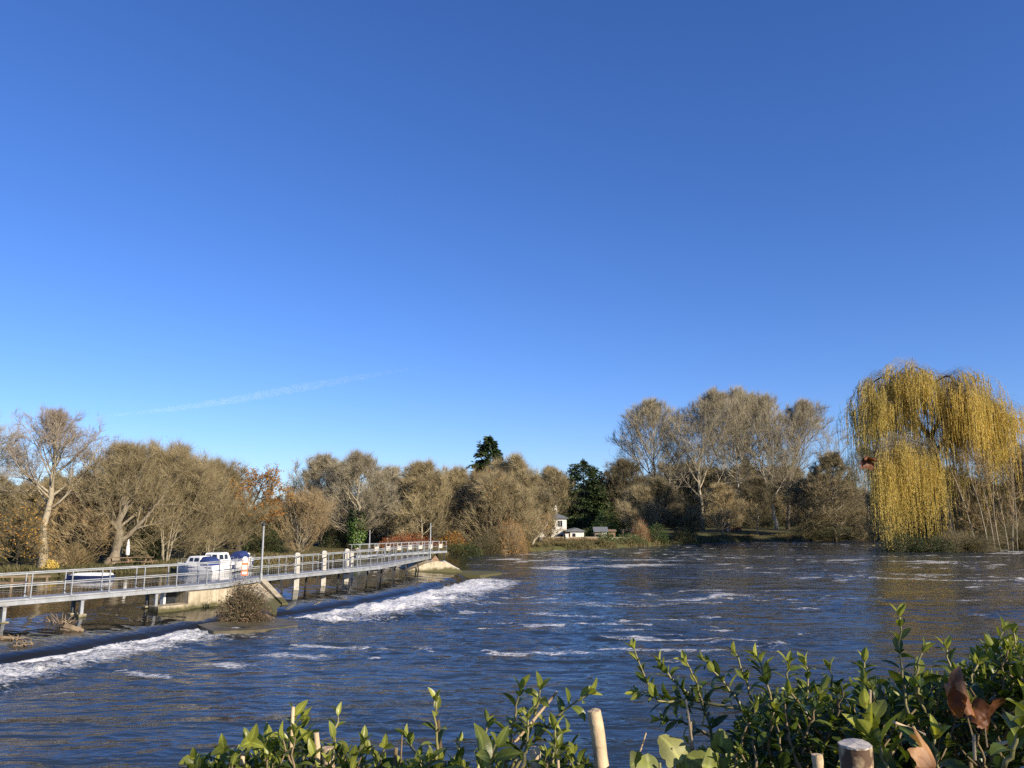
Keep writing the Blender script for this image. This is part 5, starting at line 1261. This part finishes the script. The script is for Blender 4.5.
# ------------------------------------------------------------------ the hedge in front of the camera
def leaf_mat(name, dark, mid, lite, trans, rough=.36):
    m = bpy.data.materials.new(name); t = NT(m)
    cl = t.ramp(t.attr('tint'), [(0, dark), (.5, mid), (1, lite)])
    v = t.coord('Object'); n = t.noise(v, 45, 4, .6)
    cl = t.mix(.6, cl, t.ramp(n, [(.3, .6), (.7, 1.3)]), 'MULTIPLY')
    rib = t.ramp(t.attr('rib'), [(.0, 1.0), (.75, 1.0), (1, 1.7)])
    cl = t.mix(1, cl, rib, 'MULTIPLY')
    spot = t.ramp(t.noise(v, 130, 2, .5), [(.70, 0.), (.76, 1.)])
    cl = t.mix(t.math('MULTIPLY', spot, .5), cl, (.10, .07, .025))
    p = t.n('ShaderNodeBsdfPrincipled', Base__Color=cl, Roughness=rough, Normal=t.bump(t.noise(v, 220, 3), .18, .0015)); p.inputs['Specular IOR Level'].default_value = .38
    tr = t.n('ShaderNodeBsdfTranslucent', Color=t.mix(1, cl, (1.5, 1.45, .5), 'MULTIPLY'))
    mx = t.n('ShaderNodeMixShader', i0=trans, i1=p.outputs[0], i2=tr.outputs[0]); t.out(mx.outputs[0]); return m
M['hedge_leaf'] = leaf_mat('hedge_leaf', (.022, .042, .010), (.065, .098, .018), (.27, .29, .055), .32, .34)
M['lime_leaf'] = leaf_mat('lime_leaf', (.12, .15, .03), (.24, .26, .06), (.34, .33, .12), .35, .5)
M['dry_leaf'] = leaf_mat('dry_leaf', (.10, .034, .012), (.25, .095, .032), (.42, .23, .10), .25, .55)
M['stem'] = surf('stem', (.10, .075, .035), (.26, .19, .10), 40, .7, .4, .002)
M['shoot_stem'] = surf('shoot_stem', (.13, .14, .04), (.30, .25, .12), 60, .6, .2, .001)
M['cut_wood'] = surf('cut_wood', (.42, .31, .18), (.62, .49, .31), 45, .75, .5, .002, c=(.26, .17, .09), cscale=30, cut=(.56, .66))
M['cut_end'] = surf('cut_end', (.34, .31, .26), (.50, .46, .40), 60, .8, .5, .002, c=(.2, .16, .11), cscale=50, cut=(.55, .65))
M['cut_bark'] = surf('cut_bark', (.07, .05, .03), (.17, .125, .08), 40, .85, .6, .003)

def leaves(mb, base, d, nrm, L, W, curl, fold, tint, shape=0, rag=0, rows=7):
    """proper leaves with a midrib, folded and curled; all arguments one per leaf"""
    base = np.asarray(base, float); n = len(base)
    if n == 0: return
    d = unit(d); x = unit(np.cross(d, nrm)); z = np.cross(x, d)
    L, W, curl, fold, tint = [np.broadcast_to(np.asarray(a, float), (n,)) for a in (L, W, curl, fold, tint)]
    t = np.linspace(0, 1, rows)
    wp = (np.sin(math.pi * np.clip(t, 0, 1) ** .85) ** .8 if shape == 0 else np.sin(math.pi * np.clip(.1 + .9 * t, 0, 1) ** .62) ** .55)
    wp[0] = .05; wp[-1] = .015
    ths = curl[:, None] * t[None]                     # bending angle along the leaf
    st = 1 / (rows - 1)
    cx = np.cumsum(np.c_[np.zeros(n), np.cos(ths[:, 1:])], 1) * st; cz = -np.cumsum(np.c_[np.zeros(n), np.sin(ths[:, 1:])], 1) * st
    C = base[:, None] + d[:, None] * (cx * L[:, None])[..., None] + z[:, None] * (cz * L[:, None])[..., None]
    nl = z[:, None] * np.cos(ths)[..., None] + d[:, None] * np.sin(ths)[..., None]
    cols = np.array([-1, -.5, 0, .5, 1.])
    wv = .5 * W[:, None] * wp[None]
    if rag:
        lob = np.abs(np.sin(t * math.pi * 2.6 + .35)) ** .7
        wv = wv * (1 - rag * 2.2 + rag * 3.2 * lob[None]) * (1 + RNG.uniform(-rag * .3, rag * .3, wv.shape))
    V = (C[:, :, None] + x[:, None, None] * (wv[..., None] * cols)[..., None] + nl[:, :, None] * (wv[..., None] * np.abs(cols) * fold[:, None, None])[..., None])
    if rag:
        Vn = V.reshape(-1, 3); s_ = 2.6 / float(L.mean())
        V = V + (nl[:, :, None] * ((fbm(Vn[:, 0] * s_ + Vn[:, 1] * s_, Vn[:, 2] * s_, 3, 91) - .5) * .55 * rag / .2 * float(L.mean())).reshape(V.shape[:3])[..., None])
    k = rows * 5; o = np.arange(n)[:, None] * k
    q = []
    for r in range(rows - 1):
        for c in range(4): q.append([r * 5 + c, r * 5 + c + 1, (r + 1) * 5 + c + 1, (r + 1) * 5 + c])
    q = (o[:, :, None] + np.array(q)[None]).reshape(-1, 4)
    rib = np.tile(np.array([0, .4, 1, .4, 0]), rows * n)
    mb.add(V.reshape(-1, 3), q, None, tint=np.repeat(tint, k), rib=rib)

rgh = np.random.default_rng(404)
def bez(P, n):
    P = np.array(P, float); u = np.linspace(0, 1, n)[:, None]
    if len(P) == 2: return P[0] * (1 - u) + P[1] * u
    if len(P) == 3: return (1 - u) ** 2 * P[0] + 2 * u * (1 - u) * P[1] + u * u * P[2]
    return curve(P, n)
def shoot_geo(sm, lm, P, r=.0022, pairs=6, L=.042, start=.25, tint=(.2, .9), tuft=True, ang=50, flat=0):
    """a stem with opposite leaves; P its path in space"""
    C = bez(P, 12); C[1:-1] += rgh.normal(0, .0012, (10, 3))
    sm.tube(C, np.linspace(r * 1.25, r * .55, 12), 6)
    B, D, N, LL, WW, CU, FO, TI = [], [], [], [], [], [], [], []
    tw0 = rgh.uniform(0, 3.14)
    for k in range(pairs):
        u = start + (1 - start) * (k + rgh.uniform(-.15, .15)) / max(pairs - .3, 1); u = min(max(u, 0), .995)
        i = min(int(u * 11), 10); p = C[i] + (C[i + 1] - C[i]) * (u * 11 - i); sd = unit(C[i + 1] - C[i])
        a1 = unit(np.cross(sd, [.3, .2, .93])); a2 = np.cross(sd, a1); tw = tw0 + k * 1.57 + rgh.uniform(-.35, .35)
        sz = (1 - .45 * max(0, (u - .55) / .45)) * rgh.uniform(.75, 1.15)
        for s in (0, math.pi):
            if rgh.uniform() < .07: continue
            sdv = a1 * math.cos(tw + s) + a2 * math.sin(tw + s)
            a = R(ang * (1.1 - .45 * u) + rgh.normal(0, 9))
            dv = unit(sd * math.cos(a) + sdv * math.sin(a) + np.array([0, 0, .05]) + rgh.normal(0, .08, 3))
            nv = unit(sd * math.sin(a) - sdv * math.cos(a) + np.array([0, 0, .25]) + rgh.normal(0, .15, 3))
            B.append(p + sdv * r); D.append(dv); N.append(nv); LL.append(L * sz); WW.append(L * sz * rgh.uniform(.40, .52)); CU.append(rgh.uniform(.1, 1.5)); FO.append(rgh.uniform(.12, .5))
            TI.append(np.clip(tint[0] + (tint[1] - tint[0]) * (.25 + .55 * u + rgh.uniform(-.25, .25)), 0, 1))
    if tuft:
        sd = unit(C[-1] - C[-2]); a1 = unit(np.cross(sd, [.3, .2, .93])); a2 = np.cross(sd, a1)
        for k in range(3):
            tw = tw0 + k * 2.1; sdv = a1 * math.cos(tw) + a2 * math.sin(tw); a = R(rgh.uniform(12, 34))
            B.append(C[-1]); D.append(unit(sd * math.cos(a) + sdv * math.sin(a))); N.append(unit(sd * math.sin(a) - sdv * math.cos(a) + [0, 0, .1])); s = rgh.uniform(.5, .8); LL.append(L * s); WW.append(L * s * .42); CU.append(.3); FO.append(.4); TI.append(min(1, tint[1] + .1))
    leaves(lm, B, D, N, LL, WW, CU, FO, TI)

def W3(px, py, y): return Pd(px, py, y)
def hedge(name, label): return thing(name, label, 'hedge', (0, 0, 0))
def shoot(parent, P, stub=False, **kw):
    sm, lm = MB(), MB(); shoot_geo(sm, lm, P, **kw)
    o = sm.build('shoot', M['shoot_stem'], parent, smooth=True); lm.build('leaves', M['hedge_leaf'], o, smooth=True)

def stub(parent, a, b, r, y, r2=None, mat='cut_wood', name='cut_stem'):
    A, B = W3(*a, y), W3(*b, y); mb = MB(); n = 9
    C = bez([A, (A + B) / 2 + rgh.normal(0, r * .25, 3), B], n); rr = np.linspace(r, r2 or r * .9, n) * (1 + rgh.normal(0, .035, n))
    mb.tube(C, rr, 12, cap=False)
    o = mb.build(name, M[mat], parent, smooth=True)
    # the cut end: an uneven cap
    d = unit(C[-1] - C[-2]); a1 = unit(np.cross(d, [.3, .9, .2])); a2 = np.cross(d, a1); k = 12; rE = rr[-1]
    an = np.arange(k) * 2 * math.pi / k
    r1 = C[-1] + rE * (np.cos(an)[:, None] * a1 + np.sin(an)[:, None] * a2)
    lift = rgh.uniform(.0, .16, (k, 1)) * r * d
    cap = MB(); v = np.vstack([r1, r1 * .999 + C[-1] * .001 + lift, [C[-1] + d * r * .12]]); q = [[i, (i + 1) % k, k + (i + 1) % k, k + i] for i in range(k)]; t = [[k + i, k + (i + 1) % k, 2 * k] for i in range(k)]
    cap.add(v, q, t); cap.build('cut_end', M['cut_end' if r > .012 else mat], o)

# woody base of each shrub, standing on the bank below the frame
def base_stems(parent, pxs, y, top_py, n, seed, r=(.006, .012)):
    rg = np.random.default_rng(seed); mb = MB()
    for k in range(n):
        px = rg.uniform(*pxs); yy = y + rg.uniform(-.1, .35); T = W3(px, top_py + rg.uniform(0, 40), yy)
        g = 3.3; B = np.array([T[0] + rg.normal(0, .06), T[1] + rg.normal(0, .06), g])
        rr = rg.uniform(*r); mb.tube(bez([B, (B + T) / 2 + rg.normal(0, .03, 3), T], 7), np.linspace(rr, rr * .55, 7), 6)
    mb.build('stems', M['stem'], parent, smooth=True)

def infill(parent, spots, seed, L=.034, tint=(0, .6), pairs=6):
    """the many inner shoots of the shrub, as one mass of stems and one of leaves"""
    sm, lm = MB(), MB()
    for (px, py, y, ln, lean) in spots:
        T = W3(px, py, y); d = unit(np.array([lean + rgh.normal(0, .35), rgh.normal(0, .35), 1.0])); B = T - d * ln
        shoot_geo(sm, lm, [B, (B + T) / 2 + rgh.normal(0, .01, 3), T], r=.0018, pairs=pairs, L=L * rgh.uniform(.75, 1.25), start=.1, tint=tint)
    sm.build('inner_twigs', M['stem'], parent, smooth=True)
    lm.build('foliage', M['hedge_leaf'], parent, smooth=True)

# --- left shrub
hl = hedge('hedge_shrub', 'leftmost low hedge shrub with cut back stems and sunlit green leaves')
base_stems(hl, (190, 400), 1.15, 775, 26, 1)
sil = lambda px: np.interp(px, [170, 190, 215, 245, 262, 293, 310, 340, 365, 385, 405, 420], [766, 758, 750, 742, 742, 722, 726, 740, 744, 752, 760, 768])
sp = []
for k in range(135):
    px = rgh.uniform(188, 412); py = sil(px) + 10 + abs(rgh.normal(0, 22)); sp.append((px, py, rgh.uniform(1.05, 1.4), rgh.uniform(.06, .12), rgh.normal(0, .2)))
infill(hl, sp, 2, .028, (.05, .8))
for P, y, pr, L in [([(222, 790), (236, 760), (250, 742)], 1.12, 4, .045), ([(205, 800), (205, 770), (196, 758)], 1.1, 4, .04), ([(290, 800), (291, 750), (294, 718)], 1.15, 7, .040), ([(300, 800), (305, 750), (303, 722)], 1.2, 6, .038), ([(326, 790), (330, 750), (338, 716)], 1.15, 4, .034),
                   ([(340, 800), (348, 770), (362, 745)], 1.1, 5, .036), ([(258, 800), (262, 765), (268, 742)], 1.16, 5, .048), ([(372, 800), (376, 770), (384, 748)], 1.12, 4, .036), ([(246, 800), (238, 770), (224, 750)], 1.2, 5, .04)]:
    shoot(hl, [W3(a, b, y + rgh.normal(0, .03)) for a, b in P], pairs=pr, L=L, tint=(.3, 1))
for a, b, r, y, mt in [((291, 760), (293, 707), .0028, 1.13, 'cut_wood'), ((330, 800), (328, 748), .009, 1.1, 'cut_wood'), ((240, 790), (243, 752), .0035, 1.1, 'cut_wood'), ((394, 790), (396, 748), .003, 1.1, 'stem'), ((400, 780), (402, 735), .0012, 1.1, 'stem'), ((318, 770), (316, 733), .004, 1.1, 'cut_wood')]:
    stub(hl, a, b, r, y, mat=mt)

# --- middle shrub
hm = hedge('hedge_shrub', 'middle hedge shrub with one thick pale cut stem and a leafy sprig leaning right')
base_stems(hm, (400, 650), 1.1, 775, 22, 3)
sil2 = lambda px: np.interp(px, [400, 430, 450, 470, 500, 530, 550, 570, 590, 620, 660], [752, 742, 746, 756, 742, 744, 732, 738, 752, 764, 768])
sp = []
for k in range(95):
    px = rgh.uniform(402, 640); py = sil2(px) + 14 + abs(rgh.normal(0, 18)); sp.append((px, py, rgh.uniform(1.0, 1.35), rgh.uniform(.06, .11), rgh.normal(0, .2)))
infill(hm, sp, 4, .027, (.05, .75))
for P, y, pr, L in [([(437, 800), (436, 740), (436, 702)], 1.1, 4, .036), ([(500, 790), (512, 730), (520, 690)], 1.15, 7, .036), ([(510, 770), (540, 715), (540, 690)], 1.15, 4, .034), ([(505, 785), (548, 715), (588, 694)], 1.12, 6, .034), ([(520, 770), (530, 745), (528, 720)], 1.1, 3, .03),
                   ([(480, 800), (488, 760), (500, 735)], 1.1, 4, .036), ([(550, 800), (556, 760), (555, 730)], 1.1, 4, .034), ([(425, 800), (422, 760), (408, 738)], 1.12, 4, .034), ([(452, 800), (455, 765), (460, 742)], 1.2, 3, .03), ([(475, 800), (484, 770), (497, 748)], 1.0, 3, .05), ([(590, 790), (576, 755), (560, 738)], 1.1, 5, .03), ([(484, 770), (486, 740), (487, 722)], 1.2, 3, .026)]:
    shoot(hm, [W3(a, b, y + rgh.normal(0, .02)) for a, b in P], pairs=pr, L=L, tint=(.3, 1))
stub(hm, (604, 800), (594, 711), .0105, 1.1, .0092)
for a, b, r, y, mt in [((515, 742), (557, 692), .0022, 1.13, 'cut_wood'), ((537, 770), (534, 748), .008, 1.05, 'cut_wood'), ((444, 790), (438, 720), .003, 1.12, 'stem'), ((559, 780), (558, 758), .002, 1.02, 'cut_wood'), ((420, 790), (417, 758), .006, 1.08, 'cut_wood'), ((628, 790), (646, 733), .0013, 1.15, 'cut_wood')]:
    stub(hm, a, b, r, y, mat=mt)

# --- right shrub, the big dark mass
hr = hedge('hedge_shrub', 'biggest hedge shrub, dark and dense, filling the lower right corner')
base_stems(hr, (740, 1080), 1.15, 740, 40, 5)
sil3 = lambda px: np.interp(px, [700, 730, 760, 800, 830, 870, 900, 940, 960, 985, 1024, 1100], [768, 730, 690, 686, 684, 676, 676, 672, 658, 644, 634, 620])
sp = []
for k in range(620):
    px = rgh.uniform(740, 1110); d_ = abs(rgh.normal(0, 45)); py = sil3(px) + 6 + d_; sp.append((px, py, rgh.uniform(1.0, 1.75), rgh.uniform(.06, .13), rgh.normal(-.1, .3)))
hr_spots = sp
sp = []
for k in range(90):
    px = rgh.uniform(690, 880); py = rgh.uniform(742, 790); sp.append((px, py, rgh.uniform(1.1, 1.3), .07, 0))
infill(hr, hr_spots + sp, 6, .027, (0, .7))
for P, y, pr, L in [([(760, 715), (700, 700), (655, 705), (625, 655)], 1.25, 13, .030), ([(780, 708), (710, 705), (650, 702), (640, 690)], 1.3, 9, .028), ([(720, 760), (705, 700), (682, 664)], 1.25, 8, .032), ([(700, 700), (672, 690), (661, 660)], 1.28, 6, .030), ([(760, 730), (750, 690), (735, 662)], 1.25, 6, .032), ([(740, 710), (728, 690), (712, 666)], 1.3, 7, .030),
                   ([(780, 740), (765, 690), (757, 655)], 1.22, 8, .034), ([(790, 730), (785, 690), (784, 665)], 1.2, 5, .038), ([(810, 730), (806, 695), (812, 665)], 1.2, 6, .032), ([(845, 740), (836, 700), (826, 672)], 1.25, 6, .03), ([(860, 740), (858, 700), (862, 668)], 1.3, 6, .03),
                   ([(922, 745), (905, 690), (898, 620)], 1.05, 8, .030), ([(905, 700), (912, 675), (918, 655)], 1.05, 3, .036), ([(955, 710), (951, 680), (947, 650)], 1.1, 5, .03), ([(930, 725), (918, 700), (905, 684)], 1.05, 3, .034), ([(996, 690), (990, 655), (1000, 632)], 1.15, 6, .03), ([(1015, 690), (1014, 655), (1020, 630)], 1.15, 6, .03), ([(880, 720), (872, 690), (866, 668)], 1.15, 5, .03),
                   ([(885, 790), (878, 745), (872, 715)], .98, 4, .05), ([(893, 800), (884, 770), (880, 735)], .95, 3, .06), ([(960, 790), (940, 765), (930, 738)], .9, 3, .05), ([(1010, 770), (1020, 720), (1022, 700)], .85, 5, .045), ([(975, 715), (968, 690), (972, 664)], 1.1, 5, .032), ([(720, 745), (690, 720), (662, 712)], 1.35, 7, .03)]:
    shoot(hr, [W3(a, b, y) + rgh.normal(0, .006, 3) for a, b in P], pairs=pr, L=L, tint=(.1, .95))
for a, b, r, y, mt in [((701, 800), (686, 700), .0016, 1.15, 'cut_wood'), ((692, 780), (690, 722), .003, 1.16, 'cut_wood'), ((870, 760), (870, 690), .002, 1.0, 'cut_wood'), ((975, 760), (974, 735), .0018, .9, 'cut_wood'), ((820, 800), (817, 755), .0065, .92, 'cut_wood'), ((925, 735), (893, 722), .002, .95, 'cut_wood'), ((994, 745), (1008, 742), .002, .9, 'cut_wood')]:
    stub(hr, a, b, r, y, mat=mt)
M['stump_wood'] = surf('stump_wood', (.36, .26, .14), (.58, .46, .29), 30, .8, .6, .003, c=(.10, .06, .035), cscale=16, cut=(.50, .58))
stub(hr, (860, 840), (855, 745), .0150, .72, .0140, mat='stump_wood')

# --- round pale leaves of a creeper in the gap before the right shrub
cr = thing('creeper', 'creeper with round pale yellow green leaves between the middle and right hedge shrubs', 'creeper', (0, 0, 0))
mb = MB()
for (px, py, y) in [(672, 760, 1.08), (690, 775, 1.1), (722, 765, 1.1), (752, 765, 1.12), (778, 768, 1.1), (660, 775, 1.05)]:
    T = W3(px, py - 12, y); B = W3(px + rgh.uniform(-14, 14), 815, y + .05); B2 = np.array([B[0], B[1] + .1, 3.3]); mb.tube(bez([B2, B, T], 10), .0016, 5)
mb.build('runner', M['shoot_stem'], cr, smooth=True)
for (px, py, y, L, an, ti) in [(672, 747, 1.08, .042, -.6, .8), (722, 741, 1.1, .032, .4, .6), (748, 746, 1.12, .030, -.3, .55), (776, 745, 1.1, .034, .8, .5), (752, 752, 1.13, .026, 1.3, .5), (650, 770, 1.05, .04, .2, .3), (700, 762, 1.06, .036, -.9, .3), (735, 765, 1.05, .034, .9, .15), (688, 768, 1.12, .04, .1, .4), (768, 766, 1.06, .036, -.2, .2), (640, 764, 1.1, .03, 1.6, .2), (715, 770, 1.04, .04, 2., .3)]:
    lm = MB(); c = W3(px, py, y); d = np.array([math.sin(an), .25, math.cos(an)]); d = unit(d)
    leaves(lm, [c - d * L * .5], [d], [[.35, -.85, .4]], [L], [L * 1.05], [.5], [rgh.uniform(.05, .3)], [ti], shape=1, rag=.07, rows=13)
    lm.build('leaf', M['lime_leaf'], cr, smooth=True)

# --- big dry leaves
def dry(label, c0, U, Vv, size, roll, roll2, tint, seed, stalk=True):
    """one plane leaf: five pointed lobes on a blade, rolled up as it dried; U towards the tip, Vv across"""
    rg = np.random.default_rng(seed)
    t = thing('dry_leaf', label, 'leaf', c0)
    U = unit(np.array(U, float)); Vv = np.array(Vv, float); Vv = unit(Vv - U * (Vv @ U)); N = np.cross(Vv, U)
    m, k = 90, 14
    th = np.linspace(-math.pi, math.pi, m, endpoint=False)
    r = np.full(m, .42)
    for a, am, w_ in ((0, .58, .30), (.95, .46, .27), (-.95, .46, .27), (1.9, .26, .30), (-1.9, .26, .30)):
        r = np.maximum(r, .36 + am * np.maximum(1 - np.abs(th - a) / (w_ * 1.5), 0) ** .8)
    r = r * (1 + .05 * np.sin(th * 17 + 1) + .03 * np.sin(th * 29)) * (1 - .55 * np.exp(-((np.abs(th) - math.pi) / .25) ** 2))
    rho = np.linspace(0.02, 1, k)[:, None]
    u = rho * r * np.cos(th) + .12; v = rho * r * np.sin(th)
    w_ = .10 * (fbm(u * 3 + seed, v * 3, 3, seed) - .5) * 2 + .05 * np.abs(np.sin(th * 2.5))[None] * rho
    def rollup(x, z, kk):
        if abs(kk) < 1e-3: return x, z
        return np.sin(kk * x) / kk - z * np.sin(kk * x) * np.sign(kk) * 0, (1 - np.cos(kk * x)) / kk + z
    v2, w2 = rollup(v, w_, roll); u2, w3 = rollup(u, w2, roll2)
    P = (U * (u2[..., None]) + Vv * (v2[..., None]) + N * (w3[..., None])) * size
    i = np.arange(k - 1)[:, None] * m; j = np.arange(m)[None]; jj = (j + 1) % m
    q = np.stack([i + j, i + jj, i + m + jj, i + m + j], -1).reshape(-1, 4)
    rib = np.zeros((k, m))
    for a in (0, .95, -.95, 1.9, -1.9): rib = np.maximum(rib, np.exp(-(((th - a)[None] * rho) / .035) ** 2))
    tn = np.clip(tint + .5 * (fbm(u * 2 + 9, v * 2, 3, seed + 5) - .5) + .25 * rho, 0, 1)
    lm = MB(); lm.add(P.reshape(-1, 3), q, None, tint=tn.ravel(), rib=rib.ravel() * .8)
    lm.build('blade', M['dry_leaf'], t, smooth=True)
    if stalk:
        st = MB(); st.tube([U * size * .12, -U * size * .25 + N * size * .05, -U * size * .65 + N * size * .16], [.0010, .0009, .0013], 5); st.build('stalk', M['stem'], t)
dry('big curled red brown plane leaf hanging upright on the dark hedge', W3(964, 706, .97), (-.22, .15, 1), (.75, -.75, .2), .053, 4.6, -1.3, .42, 1)
dry('smaller dark brown leaf tucked behind the big upright plane leaf', W3(985, 722, 1.0), (.35, .2, .8), (.8, .5, -.2), .044, -3.2, 1.2, .12, 2)
dry('crumpled tan leaf lying on the hedge at the bottom edge below the plane leaf', W3(928, 772, .84), (.8, .35, .35), (-.25, -.55, .75), .050, 2.9, 1.8, .75, 3)
dry('curled dark brown leaf drifting in the air before the willow', W3(870, 461, 3.2), (-.9, .1, .25), (.1, -.5, .9), .085, 3.4, 1.8, .05, 4)

# unseen leafy shrub, added behind the viewer's right shoulder to shade the hedge's right part
rg = np.random.default_rng(31)
gs = thing('shade_shrub', 'tall leafy shrub added out of frame to shade the hedge', 'shrub', (3.45, -1.3, 3.3))
sm, lm = MB(), MB()
for k in range(26):
    a = rg.uniform(0, 6.28); T = np.array([math.cos(a) * rg.uniform(.2, 1.0), math.sin(a) * rg.uniform(.2, .9), rg.uniform(1.2, 3.3)])
    P = bez([np.zeros(3), T * [.3, .3, .6], T], 8); sm.tube(P, np.linspace(.014, .004, 8), 5)
n = 1600; a = rg.uniform(0, 6.28, n); r = rg.uniform(0, 1, n) ** .5; z = rg.uniform(.3, 3.4, n)
c = np.stack([np.cos(a) * r * 1.05, np.sin(a) * r * .9, z], -1); c = c[fbm(c[:, 0] * 2.2 + 5, c[:, 2] * 2.2 + c[:, 1], 2, 3) > .34]; n = len(c)
leaves(lm, c, rg.normal(0, 1, (n, 3)) + [0, 0, .3], rg.normal(0, .6, (n, 3)) + [0, 0, 1], .09 * rg.uniform(.7, 1.2, n), .05, .4, .2, rg.uniform(.1, .8, n), rows=4)
sm.build('stems', M['stem'], gs); lm.build('foliage', M['hedge_leaf'], gs)
